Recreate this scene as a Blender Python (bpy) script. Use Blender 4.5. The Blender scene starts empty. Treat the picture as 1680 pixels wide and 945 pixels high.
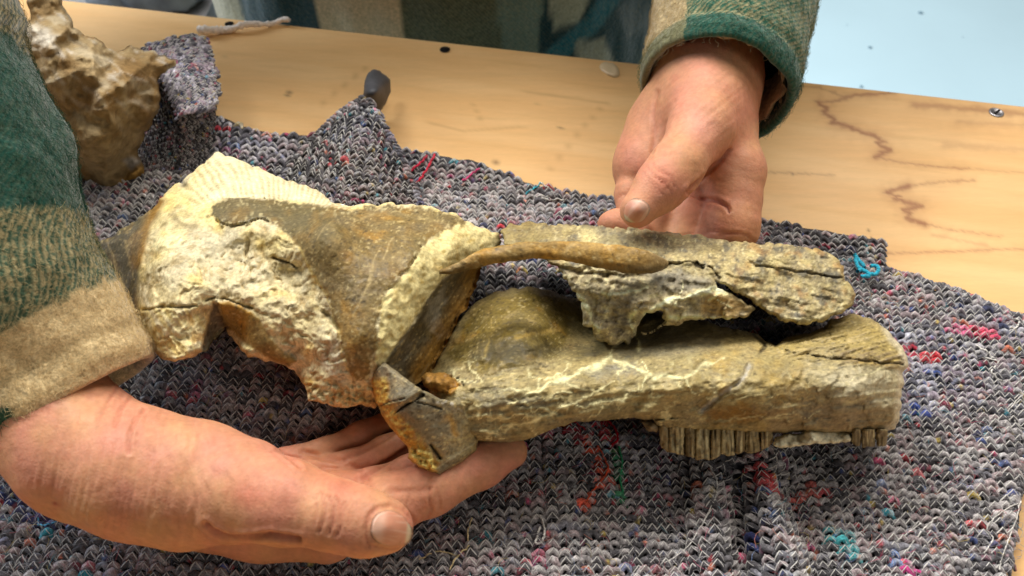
import bpy, math, random
import numpy as np
from mathutils import Vector, Matrix
S = bpy.context.scene
COL = S.collection
R_ = math.radians
random.seed(7); RNG = np.random.default_rng(7)

# ------------------------------------------------------------------ camera, world, lights, exposure
CH, PITCH, FPX = 0.34, R_(50), 1290.0          # lens height over the table (m), downward tilt, focal length in photo pixels
cam_d = bpy.data.cameras.new('camera'); cam = bpy.data.objects.new('camera', cam_d); COL.objects.link(cam)
cam.location = (0, 0, CH); cam.rotation_euler = (math.pi/2 - PITCH, 0, 0)
cam_d.sensor_width = 36; cam_d.lens = 36*FPX/1680; cam_d.clip_start = .01; cam_d.clip_end = 60
cam_d.dof.use_dof = True; cam_d.dof.focus_distance = .375; cam_d.dof.aperture_fstop = 12
S.camera = cam
S.view_settings.view_transform = 'Standard'; S.view_settings.look = 'None'
S.view_settings.exposure = 0.0; S.view_settings.gamma = 1; S.view_settings.use_curve_mapping = False
w = bpy.data.worlds.new('World'); S.world = w; w.use_nodes = True
w.node_tree.nodes['Background'].inputs[0].default_value = (.95, .98, 1.0, 1)
w.node_tree.nodes['Background'].inputs[1].default_value = .055
def area(name, loc, aim, sx, sy, power, col):
    l = bpy.data.lights.new(name, 'AREA'); l.shape = 'RECTANGLE'; l.size = sx; l.size_y = sy; l.energy = power; l.color = col
    o = bpy.data.objects.new(name, l); COL.objects.link(o); o.location = loc
    o.rotation_euler = (Vector(aim) - Vector(loc)).to_track_quat('-Z', 'Y').to_euler(); return o
area('ceiling_panel', (-.05, 1.25, 1.55), (0, .3, 0), 2.4, .45, 49, (1.0, .97, .92))
area('ceiling_tube', (-.60, 1.0, 1.25), (0, .3, 0), 1.0, .16, 12, (1.0, .975, .93))
area('ceiling_tube', (.60, .65, 1.6), (0, .3, 0), .5, 1.0, 6, (1.0, .92, .80))
area('front_fill', (.9, -.7, 1.1), (0, .6, .1), .6, .6, 4, (1.0, .93, .84))  # added fill from behind the camera, brightens the jacket front
area('window_light', (-1.5, .95, .75), (-.2, .35, .02), .7, .7, 22, (.74, .86, 1.0))
S.cycles.use_denoising = True
S.cycles.max_bounces = 6; S.cycles.diffuse_bounces = 3; S.cycles.glossy_bounces = 2; S.cycles.transmission_bounces = 2
S.cycles.caustics_reflective = False; S.cycles.caustics_refractive = False

# ------------------------------------------------------------------ where a photo point lies in the room
sp, cp = math.sin(PITCH), math.cos(PITCH)
FWD = np.array([0, cp, -sp]); UP = np.array([0, sp, cp]); RT = np.array([1., 0, 0]); CAM = np.array([0, 0, CH])
def ray(px, py):
    px = np.asarray(px, float); py = np.asarray(py, float)
    a = ((px-840)/FPX)[..., None]; b = ((472.5-py)/FPX)[..., None]
    return FWD + a*RT + b*UP
def dz(px, py, z):                       # depth at which the line of sight reaches height z
    return (z-CH)/ray(px, py)[..., 2]
def at(px, py, z): r = ray(px, py); return CAM + r*(((z-CH)/r[..., 2])[..., None])
def atd(px, py, d): return CAM + ray(px, py)*np.asarray(d)[..., None]
def aty(px, py, y): r = ray(px, py); return CAM + r*((y/r[..., 1])[..., None])
def dy_(px, py, y): return y/ray(px, py)[..., 1]
def topx(P):
    q = P-CAM; d = q@FWD
    return 840+FPX*(q@RT)/d, 472.5-FPX*(q@UP)/d, d

# ------------------------------------------------------------------ noise
_perm = np.random.default_rng(3).permutation(256); _perm = np.concatenate([_perm, _perm, _perm])
_g = np.random.default_rng(4).normal(size=(256, 3)); _g /= np.linalg.norm(_g, axis=1)[:, None]
def pn(P):
    P = np.asarray(P, float); i = np.floor(P).astype(np.int64); f = P-i; i &= 255
    u = f*f*f*(f*(f*6-15)+10); out = np.zeros(len(P))
    for dx in (0, 1):
        wx = u[:, 0] if dx else 1-u[:, 0]
        for dy in (0, 1):
            wy = u[:, 1] if dy else 1-u[:, 1]
            for dzz in (0, 1):
                wz = u[:, 2] if dzz else 1-u[:, 2]
                h = _perm[_perm[_perm[(i[:, 0]+dx) & 255]+((i[:, 1]+dy) & 255)]+((i[:, 2]+dzz) & 255)]
                out += wx*wy*wz*((f-np.array([dx, dy, dzz]))*_g[h]).sum(1)
    return out*1.6
def fbm(P, f=1.0, oct=4, gain=.5, off=0.0):
    P = np.asarray(P, float)*f+off; a = 1; s = 0; n = 0
    for _ in range(oct):
        s = s+a*pn(P); n += a; a *= gain; P = P*2.03+17.3
    return s/n*1.5
def ridge(P, f=1.0, oct=4, off=0.0):
    P = np.asarray(P, float)*f+off; a = 1; s = 0; n = 0
    for _ in range(oct):
        s = s+a*(1-np.abs(pn(P))*2); n += a; a *= .5; P = P*2.1+11.7
    return s/n
def cell(P, f):                           # distance to nearest / second nearest random point, id of nearest
    P = np.asarray(P, float)*f; i = np.floor(P).astype(np.int64); d1 = np.full(len(P), 9.); d2 = d1.copy(); idn = np.zeros(len(P), int)
    for dx in (-1, 0, 1):
        for dy in (-1, 0, 1):
            for dq in (-1, 0, 1):
                c = i+np.array([dx, dy, dq]); ci = c & 255
                h = _perm[_perm[_perm[ci[:, 0]]+ci[:, 1]]+ci[:, 2]]
                q = c+.5+.45*_g[h]; d = np.linalg.norm(P-q, axis=1)
                m = d < d1; d2 = np.where(m, d1, np.minimum(d2, d)); d1 = np.where(m, d, d1); idn = np.where(m, h, idn)
    return d1, d2, idn
def facets(P, f, seed=0.):               # broken stone: every cell a plane with its own slope
    P = np.asarray(P, float)*f+seed; i = np.floor(P).astype(np.int64); d1 = np.full(len(P), 9.); out = np.zeros(len(P))
    for dx in (-1, 0, 1):
        for dy in (-1, 0, 1):
            for dq in (-1, 0, 1):
                c = i+np.array([dx, dy, dq]); ci = c & 255; h = _perm[_perm[_perm[ci[:, 0]]+ci[:, 1]]+ci[:, 2]]
                v = P-(c+.5+.45*_g[h]); d = np.linalg.norm(v, axis=1); m = d < d1; d1 = np.where(m, d, d1); h2 = _perm[h+13]
                out = np.where(m, (v*_g[h2]).sum(1)+.35*_g[h2][:, 0], out)
    return out
def flakes(P, f, seed=0., n=5):          # thin layers flaked off: stepped height and the step edges
    q = fbm(P, f, 5, .55, seed)*n; k = np.floor(q); t = q-k; return (k+ss(.42, .58, t))/n, np.exp(-((t-.5)/.07)**2)
def crystal(px, py, spacing, seed=0):     # random planes between scattered points: straight edged broken faces
    from mathutils.geometry import delaunay_2d_cdt
    rg = np.random.default_rng(seed); x0, x1, y0, y1 = px.min()-spacing, px.max()+spacing, py.min()-spacing, py.max()+spacing
    gx = np.arange(x0, x1+spacing, spacing); gy = np.arange(y0, y1+spacing, spacing); A, B = np.meshgrid(gx, gy, indexing='ij'); Q = np.c_[A.ravel(), B.ravel()]+rg.uniform(-.45, .45, (A.size, 2))*spacing
    v, _, f, _, _, _ = delaunay_2d_cdt([Vector(q) for q in Q], [], [], 0, 1e-6); v = np.array([tuple(q) for q in v]); h = rg.uniform(-1, 1, len(v)); out = np.zeros(len(px)); o = np.argsort(px); sx = px[o]
    for t in f:
        a, b, c = v[t[0]], v[t[1]], v[t[2]]; m = [a[0], b[0], c[0]]; i0, i1 = np.searchsorted(sx, min(m)), np.searchsorted(sx, max(m), 'right')
        if i0 >= i1: continue
        k = o[i0:i1]; X = px[k]; Y = py[k]; de = (b[1]-c[1])*(a[0]-c[0])+(c[0]-b[0])*(a[1]-c[1])
        if abs(de) < 1e-9: continue
        u = ((b[1]-c[1])*(X-c[0])+(c[0]-b[0])*(Y-c[1]))/de; w_ = ((c[1]-a[1])*(X-c[0])+(a[0]-c[0])*(Y-c[1]))/de; z_ = 1-u-w_; ok = (u >= -1e-6) & (w_ >= -1e-6) & (z_ >= -1e-6)
        out[k[ok]] = (u*h[t[0]]+w_*h[t[1]]+z_*h[t[2]])[ok]
    return out
def ss(a, b, x): t = np.clip((x-a)/(b-a), 0, 1); return t*t*(3-2*t)
def lin(*c):
    c = np.array(c, float)/255; return np.where(c < .04045, c/12.92, ((c+.055)/1.055)**2.4)
def mix(a, b, t): t = np.asarray(t)[..., None]; return a*(1-t)+b*t

# ------------------------------------------------------------------ polygons and strokes in photo points
def inside(px, py, poly):
    poly = np.asarray(poly, float); r = np.zeros(px.shape, bool); n = len(poly)
    for k in range(n):
        x1, y1 = poly[k]; x2, y2 = poly[(k+1) % n]
        if y1 == y2: continue
        c = (y1 > py) != (y2 > py)
        r ^= c & (px < (x2-x1)*(py-y1)/(y2-y1)+x1)
    return r
def dline(px, py, pts, closed=False):
    pts = np.asarray(pts, float); n = len(pts); d = np.full(px.shape, 1e9); nx = px.copy(); ny = py.copy(); tt = np.zeros(px.shape)
    for k in range(n if closed else n-1):
        a = pts[k]; b = pts[(k+1) % n]; ab = b-a
        t = np.clip(((px-a[0])*ab[0]+(py-a[1])*ab[1])/max(ab@ab, 1e-9), 0, 1)
        qx = a[0]+t*ab[0]; qy = a[1]+t*ab[1]; e = np.hypot(px-qx, py-qy); m = e < d
        d = np.where(m, e, d); nx = np.where(m, qx, nx); ny = np.where(m, qy, ny); tt = np.where(m, (k+t), tt)
    return d, nx, ny, tt
def sdp(px, py, poly):                    # signed distance, positive inside
    d = dline(px, py, poly, True)[0]; return np.where(inside(px, py, poly), d, -d)
def pmask(px, py, poly, soft=3., jit=None):
    s = sdp(px, py, poly)
    if jit is not None: s = s+jit
    return ss(-soft, soft, s)
def jag(poly, step=6, amp=1.5, seed=1, smooth=0):
    rg = np.random.default_rng(seed); poly = np.asarray(poly, float); out = []
    for _ in range(smooth):
        q = []
        for k in range(len(poly)):
            a = poly[k]; b = poly[(k+1) % len(poly)]; q += [a*.75+b*.25, a*.25+b*.75]
        poly = np.array(q)
    for k in range(len(poly)):
        a = poly[k]; b = poly[(k+1) % len(poly)]; n = max(1, int(np.hypot(*(b-a))/step))
        for j in range(n): out.append(a+(b-a)*j/n)
    out = np.array(out); nz = rg.normal(size=out.shape)*amp
    nz = (nz+np.roll(nz, 1, 0)*.6)
    return out+nz
def spline(pts, n):                       # Catmull-Rom through rows of numbers
    pts = np.asarray(pts, float); m = len(pts); t = np.linspace(0, m-1-1e-9, n); i = t.astype(int); f = (t-i)[:, None]
    p0 = pts[np.maximum(i-1, 0)]; p1 = pts[i]; p2 = pts[np.minimum(i+1, m-1)]; p3 = pts[np.minimum(i+2, m-1)]
    return .5*((2*p1)+(-p0+p2)*f+(2*p0-5*p1+4*p2-p3)*f*f+(-p0+3*p1-3*p2+p3)*f**3)
def tps(ctrl, px, py):                    # smooth surface through control heights
    c = np.asarray(ctrl, float); xy = c[:, :2]/100.; v = c[:, 2]; n = len(c)
    def U(r2): return np.where(r2 > 1e-12, r2*np.log(r2+1e-12), 0)
    K = U(((xy[:, None]-xy[None])**2).sum(-1))+np.eye(n)*2e-3; Pm = np.c_[np.ones(n), xy]
    A = np.block([[K, Pm], [Pm.T, np.zeros((3, 3))]]); s = np.linalg.solve(A, np.r_[v, 0, 0, 0])
    out = s[n]+s[n+1]*px/100.+s[n+2]*py/100.
    for k in range(n): out = out+s[k]*U((px/100.-xy[k, 0])**2+(py/100.-xy[k, 1])**2)
    return out

# ------------------------------------------------------------------ mesh makers
def mesh(name, V, F, mat, col=None, parent=None, smooth=True, attrs=None, uv=None):
    me = bpy.data.meshes.new(name); V = np.asarray(V, np.float32)
    F = F if isinstance(F, list) else [F]
    F = [np.asarray(f, np.int32) for f in F if len(f)]
    me.vertices.add(len(V)); me.vertices.foreach_set('co', V.ravel())
    nl = sum(f.size for f in F); nf = sum(len(f) for f in F)
    me.loops.add(nl); me.polygons.add(nf)
    me.loops.foreach_set('vertex_index', np.concatenate([f.ravel() for f in F]))
    st = []; o = 0
    for f in F: st.append(o+np.arange(len(f))*f.shape[1]); o += f.size
    me.polygons.foreach_set('loop_start', np.concatenate(st).astype(np.int32))
    me.polygons.foreach_set('use_smooth', np.full(nf, smooth))
    me.update(calc_edges=True)
    if col is not None:
        a = me.color_attributes.new('Col', 'FLOAT_COLOR', 'POINT'); c = np.ones((len(V), 4), np.float32); c[:, :np.shape(col)[1]] = np.clip(col, 0, 1); a.data.foreach_set('color', c.ravel())
    for k, v in (attrs or {}).items():
        v = np.asarray(v, np.float32)
        if v.ndim == 1: a = me.attributes.new(k, 'FLOAT', 'POINT'); a.data.foreach_set('value', v)
        else: a = me.attributes.new(k, 'FLOAT_VECTOR', 'POINT'); a.data.foreach_set('vector', v.ravel())
    if mat: me.materials.append(mat)
    o = bpy.data.objects.new(name, me); COL.objects.link(o)
    if parent:
        o.parent = parent
        if parent.type == 'EMPTY': o.matrix_parent_inverse = Matrix.Translation(-parent.location)
    return o
def tag(o, label=None, cat=None, kind=None, group=None):
    for k, v in (('label', label), ('category', cat), ('kind', kind), ('group', group)):
        if v: o[k] = v
    return o
def empty(name, loc, label, cat, group=None):
    o = bpy.data.objects.new(name, None); COL.objects.link(o); o.location = loc
    return tag(o, label, cat, None, group)
def grid_faces(nu, nv, wrap=False):
    i = np.arange(nu-1)[:, None]; j = np.arange(nv if wrap else nv-1)[None]; j2 = (j+1) % nv
    return np.stack([i*nv+j+0*j2, i*nv+j2, (i+1)*nv+j2, (i+1)*nv+j+0*j2], -1).reshape(-1, 4)
def normals(V, F):
    V = np.asarray(V); N = np.zeros_like(V)
    for f in (F if isinstance(F, list) else [F]):
        n = np.cross(V[f[:, 2]]-V[f[:, 0]], V[f[:, -1]]-V[f[:, 1]])
        for k in range(f.shape[1]):
            for a in range(3): N[:, a] += np.bincount(f[:, k], n[:, a], len(V))
    return N/np.maximum(np.linalg.norm(N, axis=1), 1e-12)[:, None]
def lap(V, F, it=1, lam=.5):
    e = np.concatenate([np.stack([F[:, k], F[:, (k+1) % F.shape[1]]], 1) for k in range(F.shape[1])]); e = np.concatenate([e, e[:, ::-1]])
    n = np.bincount(e[:, 0], minlength=len(V)).astype(float); n[n == 0] = 1
    for _ in range(it):
        m = np.stack([np.bincount(e[:, 0], V[e[:, 1], a], len(V)) for a in range(3)], 1)/n[:, None]; V = V+lam*(m-V)
    return V
def tubes(paths, rad, sides=6, cols=None, cap=True):
    """many swept yarns at once: paths (n, m, 3), rad (n, m) or scalar, cols (n, 3) or (n, m, 3)"""
    paths = np.asarray(paths, float); n, m, _ = paths.shape
    T = np.gradient(paths, axis=1); T /= np.maximum(np.linalg.norm(T, axis=2), 1e-9)[..., None]
    ref = np.zeros_like(T); ref[..., 2] = 1; alt = np.abs(T[..., 2]) > .92; ref[alt] = (0, 1, 0)
    A = np.cross(T, ref); A /= np.linalg.norm(A, axis=2)[..., None]; B = np.cross(A, T)
    th = np.arange(sides)*2*np.pi/sides; rad = np.broadcast_to(np.asarray(rad, float), (n, m))
    V = paths[:, :, None]+rad[:, :, None, None]*(np.cos(th)[None, None, :, None]*A[:, :, None]+np.sin(th)[None, None, :, None]*B[:, :, None])
    f = grid_faces(m, sides, True); F = (f[None]+(np.arange(n)*m*sides)[:, None, None]).reshape(-1, 4)
    C = None
    if cols is not None:
        cols = np.asarray(cols, float)
        if cols.ndim == 2: cols = np.broadcast_to(cols[:, None], (n, m, 3))
        C = np.broadcast_to(cols[:, :, None], (n, m, sides, 3)).reshape(-1, 3)
    return V.reshape(-1, 3), F, C

def relief(name, outline, ctrl, mat, parent=None, step=2.6, thick=.02, rnd=10, rdep=.006, holes=(), shade=None, fall=30, back=(.08, .06, .035), zmin=None):
    """a closed solid: seen face through control depths with rounded edge, plus a back thick metres further in"""
    outline = np.asarray(outline, float); x0, y0 = outline.min(0)-step; x1, y1 = outline.max(0)+step
    gx = np.arange(x0, x1+step, step); gy = np.arange(y0, y1+step, step); PX, PY = np.meshgrid(gx, gy, indexing='ij'); sh = PX.shape
    px = PX.ravel(); py = PY.ravel(); ins = inside(px, py, outline)
    for h in holes: ins &= ~inside(px, py, h)
    I = ins.reshape(sh); q = I[:-1, :-1] & I[1:, :-1] & I[:-1, 1:] & I[1:, 1:]
    nv = sh[1]; ii, jj = np.nonzero(q); a = ii*nv+jj; Fq = np.stack([a, a+1, a+nv+1, a+nv], 1)
    cnt = np.bincount(Fq.ravel(), minlength=px.size); used = np.nonzero(cnt)[0]; mp = np.full(px.size, -1); mp[used] = np.arange(len(used))
    F = mp[Fq]; px = px[used]; py = py[used]; cnt = cnt[used]
    d, nx, ny, _ = dline(px, py, outline, True)
    for h in holes:
        d2, nx2, ny2, _ = dline(px, py, h, True); m = d2 < d; d = np.where(m, d2, d); nx = np.where(m, nx2, nx); ny = np.where(m, ny2, ny)
    bd = (cnt < 4) & (d < 2.2*step); px = np.where(bd, nx, px); py = np.where(bd, ny, py); d = np.where(bd, 0, d)
    D = tps(ctrl, px, py)
    t = 1-np.minimum(d/rnd, 1); D = D+rdep*(1-np.sqrt(np.maximum(1-t*t, 0)))
    P = atd(px, py, D); dd, C = shade(px, py, d, P)
    D1 = D-dd*np.minimum(1, d/6.+.25); V1 = atd(px, py, D1)
    D2 = D+np.minimum(d/fall, 1)**.6*thick+.0015
    if zmin is not None: D2 = np.maximum(np.minimum(D2, dz(px, py, zmin)), D+.002)
    V2 = atd(px, py, D2)
    n = len(px)
    e = np.concatenate([F[:, [k, (k+1) % 4]] for k in range(4)]); key = np.sort(e, 1); key = key[:, 0]*n+key[:, 1]
    u, inv, c = np.unique(key, return_inverse=True, return_counts=True); be = e[c[inv] == 1]
    side = np.stack([be[:, 1], be[:, 0], be[:, 0]+n, be[:, 1]+n], 1)
    C2 = C.copy(); C2[:, :3] = np.array(back)*.5+C[:, :3]*.5
    return mesh(name, np.r_[V1, V2], np.r_[F[:, ::-1], F+n, side[:, ::-1]], mat, np.r_[C, C2], parent)

# ------------------------------------------------------------------ implicit flesh: smooth unions of tapered capsules
class Flesh:
    def __init__(s): s.groups = []; s.carve = []
    def grp(s, k_in, k_out): s.groups.append((k_in, k_out, [])); return s.groups[-1][2]
    def build(s, h):
        pts = np.concatenate([np.r_[a-r1*1.25, a+r1*1.25, b-r2*1.25, b+r2*1.25].reshape(-1, 3) for g in s.groups for (a, b, r1, r2, fl) in g[2]])
        lo = pts.min(0)-3*h; hi = pts.max(0)+3*h; n = np.ceil((hi-lo)/h).astype(int)
        X = np.stack(np.meshgrid(*[lo[k]+h*np.arange(n[k]) for k in range(3)], indexing='ij'), -1).astype(np.float32)
        out = np.full(X.shape[:3], 1e3, np.float32)
        def smin(a, b, k):
            e = np.maximum(k-np.abs(a-b), 0)/k; return np.minimum(a, b)-e*e*k*.25
        for k_in, k_out, pr in s.groups:
            lo2 = np.min([np.minimum(a-r1, b-r2) for a, b, r1, r2, _ in pr], 0)-.03; hi2 = np.max([np.maximum(a+r1, b+r2) for a, b, r1, r2, _ in pr], 0)+.03
            i0 = np.clip(((lo2-lo)/h).astype(int), 0, n-1); i1 = np.clip(((hi2-lo)/h).astype(int)+1, 1, n)
            sl = tuple(slice(i0[k], i1[k]) for k in range(3)); Y = X[sl]; g = None
            for a, b, r1, r2, fl in pr:
                a = a.astype(np.float32); b = b.astype(np.float32); ba = b-a; L = max(float(ba@ba), 1e-10)
                q = Y-a; t = np.clip((q@ba)/L, 0, 1); w_ = q-t[..., None]*ba
                if fl is not None:
                    nrm, sc = fl; w_ = w_+(w_@nrm.astype(np.float32))[..., None]*nrm.astype(np.float32)*(sc-1)
                dd = np.sqrt((w_*w_).sum(-1))-(r1+(r2-r1)*t)
                if fl is not None: dd = dd/max(1., math.sqrt(sc))
                g = dd if g is None else smin(g, dd, k_in)
            out[sl] = smin(out[sl], g, k_out) if k_out > 0 else np.minimum(out[sl], g)
        return surface_nets(out, lo, h)
def surface_nets(Fv, lo, h):
    ins = Fv < 0; n = Fv.shape
    c = [(i, j, k) for i in (0, 1) for j in (0, 1) for k in (0, 1)]
    cnt = sum(ins[i:n[0]-1+i, j:n[1]-1+j, k:n[2]-1+k].astype(np.int8) for i, j, k in c)
    act = np.argwhere((cnt > 0) & (cnt < 8)); idx = np.full(cnt.shape, -1, np.int32); idx[tuple(act.T)] = np.arange(len(act))
    val = {q: Fv[act[:, 0]+q[0], act[:, 1]+q[1], act[:, 2]+q[2]] for q in c}
    acc = np.zeros((len(act), 3)); m = np.zeros(len(act))
    for q in c:
        for ax in range(3):
            if q[ax]: continue
            r = list(q); r[ax] = 1; r = tuple(r); va, vb = val[q], val[r]; x = (va < 0) != (vb < 0)
            t = np.where(x, va/np.where(x, va-vb, 1), 0)
            p = np.tile(np.array(q, float), (len(act), 1)); p[:, ax] += t; acc += p*x[:, None]; m += x
    V = lo+h*(act+acc/m[:, None]); Fs = []
    for ax in range(3):
        b, cc = [(1, 2), (2, 0), (0, 1)][ax]
        s0 = [slice(None)]*3; s1 = [slice(None)]*3; s0[ax] = slice(0, -1); s1[ax] = slice(1, None)
        A = ins[tuple(s0)]; B = ins[tuple(s1)]; e = np.argwhere(A != B); e = e[(e[:, b] > 0) & (e[:, cc] > 0) & (e[:, b] < n[b]-1) & (e[:, cc] < n[cc]-1)]
        fl = A[tuple(e.T)]
        def g(db, dc): q = e.copy(); q[:, b] -= db; q[:, cc] -= dc; return idx[tuple(q.T)]
        f = np.stack([g(1, 1), g(0, 1), g(0, 0), g(1, 0)], 1); f[~fl] = f[~fl][:, ::-1]; Fs.append(f)
    F = np.concatenate(Fs); F = F[(F >= 0).all(1)]
    return V, F

# ------------------------------------------------------------------ materials
def mat(name, rough=.7, spec=.3, bumps=(), col_noise=(), sss=None, base=None, sheen=0, coord='Object', rough_noise=None):
    m = bpy.data.materials.new(name); m.use_nodes = True; nt = m.node_tree; N = nt.nodes; L = nt.links; b = N['Principled BSDF']
    b.inputs['Roughness'].default_value = rough; b.inputs['Specular IOR Level'].default_value = spec
    tc = N.new('ShaderNodeTexCoord')
    src = tc.outputs[coord]
    if base is None:
        a = N.new('ShaderNodeAttribute'); a.attribute_name = 'Col'; c = a.outputs['Color']
    else:
        a = N.new('ShaderNodeRGB'); a.outputs[0].default_value = (*base, 1); c = a.outputs[0]
    for (sc, det, amt, stretch) in col_noise:            # grain: multiplies the colour by 1 +- amt
        mp = N.new('ShaderNodeMapping'); mp.inputs['Scale'].default_value = stretch; L.new(src, mp.inputs[0])
        n = N.new('ShaderNodeTexNoise'); n.inputs['Scale'].default_value = sc; n.inputs['Detail'].default_value = det; L.new(mp.outputs[0], n.inputs['Vector'])
        r = N.new('ShaderNodeMapRange'); r.inputs[1].default_value = .3; r.inputs[2].default_value = .7; r.inputs[3].default_value = 1-amt; r.inputs[4].default_value = 1+amt; L.new(n.outputs['Fac'], r.inputs[0])
        x = N.new('ShaderNodeVectorMath'); x.operation = 'SCALE'; L.new(c, x.inputs[0]); L.new(r.outputs[0], x.inputs['Scale']); c = x.outputs[0]
    L.new(c, b.inputs['Base Color'])
    if rough_noise:
        n = N.new('ShaderNodeTexNoise'); n.inputs['Scale'].default_value = rough_noise[0]; L.new(src, n.inputs['Vector'])
        r = N.new('ShaderNodeMapRange'); r.inputs[1].default_value = .35; r.inputs[2].default_value = .65; r.inputs[3].default_value = rough_noise[1]; r.inputs[4].default_value = rough_noise[2]; L.new(n.outputs['Fac'], r.inputs[0]); L.new(r.outputs[0], b.inputs['Roughness'])
    prev = None
    for (kind, sc, dist, strength, stretch) in bumps:
        mp = N.new('ShaderNodeMapping'); mp.inputs['Scale'].default_value = stretch; L.new(src, mp.inputs[0])
        if kind == 'noise':
            n = N.new('ShaderNodeTexNoise'); n.inputs['Scale'].default_value = sc; n.inputs['Detail'].default_value = 4; o = n.outputs['Fac']
        elif kind == 'cell':
            n = N.new('ShaderNodeTexVoronoi'); n.inputs['Scale'].default_value = sc; o = n.outputs['Distance']
        elif kind == 'edge':
            n = N.new('ShaderNodeTexVoronoi'); n.feature = 'DISTANCE_TO_EDGE'; n.inputs['Scale'].default_value = sc; o = n.outputs['Distance']
        L.new(mp.outputs[0], n.inputs['Vector'])
        bp = N.new('ShaderNodeBump'); bp.inputs['Strength'].default_value = strength; bp.inputs['Distance'].default_value = dist; L.new(o, bp.inputs['Height'])
        if prev: L.new(prev, bp.inputs['Normal'])
        prev = bp.outputs[0]
    if prev: L.new(prev, b.inputs['Normal'])
    if sss:
        b.inputs['Subsurface Weight'].default_value = sss[0]; b.inputs['Subsurface Radius'].default_value = (1, .35, .2); b.inputs['Subsurface Scale'].default_value = sss[1]
    if sheen:
        b.inputs['Sheen Weight'].default_value = sheen; b.inputs['Sheen Roughness'].default_value = .5
    return m
ONE = (1, 1, 1)
# ================================================================== THE PLACE: bench top, floor, back shelf
M_wood = mat('bench_wood', .48, .35, [('noise', 240, .0004, .12, (1, 9, 1))], [(26, 6, .035, (1, 9, 1)), (160, 3, .03, (1, 8, 1))], rough_noise=(14, .38, .58))
M_floor = mat('floor_paint', .45, .4, [('noise', 60, .002, .1, ONE)], [(3, 4, .05, ONE)], base=tuple(lin(186, 215, 228)))
E0 = at(144, 2, 0); E1 = at(1678, 171, 0); ED = (E1-E0)/np.linalg.norm(E1-E0); EN = np.array([ED[1], -ED[0], 0])   # along the far edge, towards the camera
def ab(P): q = np.asarray(P)-E0; return q@ED, q@EN
def bench_top():
    aR = ab(at(1240, 200, 0))[0]
    xs = np.r_[np.arange(-.35, aR, .004), np.arange(aR, aR+.34, .0011), np.arange(aR+.34, aR+.5, .006)]
    ys = np.r_[np.arange(0, .006, .001), np.arange(.006, .24, .0014), np.arange(.24, .75, .006)]
    A, B = np.meshgrid(xs, ys, indexing='ij'); a = A.ravel(); b = B.ravel()
    V = E0+a[:, None]*ED+b[:, None]*EN; V[:, 2] = -.0025*(1-np.minimum(b/.004, 1))**2
    px, py, _ = topx(V)
    Q = np.c_[a*1.3, b*9, a*0]; g = fbm(Q, 5, 4); g2 = fbm(np.c_[a*2, b*30, a*0], 6, 3, off=5)
    C = mix(lin(228, 180, 120), lin(234, 190, 132), ss(-.5, .6, g)); C = mix(C, lin(206, 156, 96), .22*ss(.1, .8, g2))
    wide = fbm(np.c_[a, b*2.2, a*0], 6, 3, off=31); C = mix(C, lin(214, 166, 106), .22*ss(0, .7, wide))
    # cathedral figure: dark zigzag growth lines in the board
    for pts, w_, k in (([(1302, 142), (1345, 143), (1380, 158), (1410, 155), (1470, 152)], 1.8, .4), ([(1462, 153), (1400, 157), (1372, 166), (1343, 168)], 2.2, .6), ([(1343, 168), (1358, 180), (1352, 184), (1370, 196), (1364, 200), (1388, 206), (1418, 218), (1436, 224), (1452, 232), (1440, 234), (1446, 240), (1462, 246), (1438, 257)], 3.6, .85), ([(1438, 257), (1475, 266), (1520, 272), (1590, 277)], 1.5, .5), ([(1560, 276), (1690, 284)], 1.2, .25),
                       ([(1600, 296), (1545, 298), (1480, 306)], 1.8, .45), ([(1490, 305), (1456, 315), (1474, 322), (1468, 326), (1498, 334), (1514, 338), (1480, 346), (1496, 352), (1488, 357), (1515, 368)], 3.6, .85), ([(1505, 364), (1560, 377), (1640, 388)], 1.5, .4), ([(1250, 282), (1320, 285), (1365, 288)], 1.4, .4), ([(1450, 416), (1520, 414), (1690, 408)], 1.8, .45),
                       ([(1500, 172), (1560, 176), (1625, 182), (1700, 190)], 5, .5), ([(1570, 200), (1690, 206)], 3, .25), ([(1530, 386), (1620, 402)], 2.5, .25), ([(1550, 238), (1690, 246)], 5, .25)):
        jx = 6*fbm(np.c_[px*.5, py*2.2, px*0], .10, 3, off=k*9); jy = 2.0*fbm(np.c_[px, py, px*0], .12, 3, off=k*5+40)
        d = dline(px+jx, py+jy, pts)[0]; ww = w_*(1+.5*fbm(np.c_[px, py, px*0], .05, 2))
        C = mix(C, lin(140, 88, 60), k*np.exp(-(d/np.maximum(ww, .8))**2))
        C = mix(C, lin(176, 122, 74), .35*k*np.exp(-(d/(ww*4))**2))
    # small dents, specks and a few scratches in the surface
    for (x, y, r) in ((640, 148, 2.5), (475, 152, 3), (472, 157, 2), (371, 94, 2.5), (812, 266, 4), (1300, 286, 2), (1425, 378, 2.5), (1430, 390, 1.6), (690, 138, 1.5), (920, 210, 1.5), (560, 230, 1.5), (880, 170, 1.4)):
        C = mix(C, lin(92, 66, 44), .8*np.exp(-(((px-x)**2+(py-y)**2)/r**2)))
    for pts in ([(520, 178), (600, 110)], [(900, 280), (960, 205), (985, 178)], [(965, 150), (975, 112)], [(790, 205), (778, 172)], [(700, 200), (760, 215), (860, 208)], [(860, 150), (1000, 170)]):
        d = dline(px+2*fbm(np.c_[px, py, px*0], .05, 2), py, pts)[0]; C = mix(C, lin(176, 126, 74), .35*np.exp(-(d/2.2)**2))
    top = grid_faces(len(xs), len(ys))
    o = mesh('bench_top', V, top, M_wood, C)
    # front lip and underside of the board
    lo = V.reshape(len(xs), len(ys), 3)[:, 0]; V2 = np.concatenate([lo, lo-np.array([0, 0, .03]), lo-np.array([0, 0, .03])+EN*.74])
    n = len(xs); k = np.arange(n-1)
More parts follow.
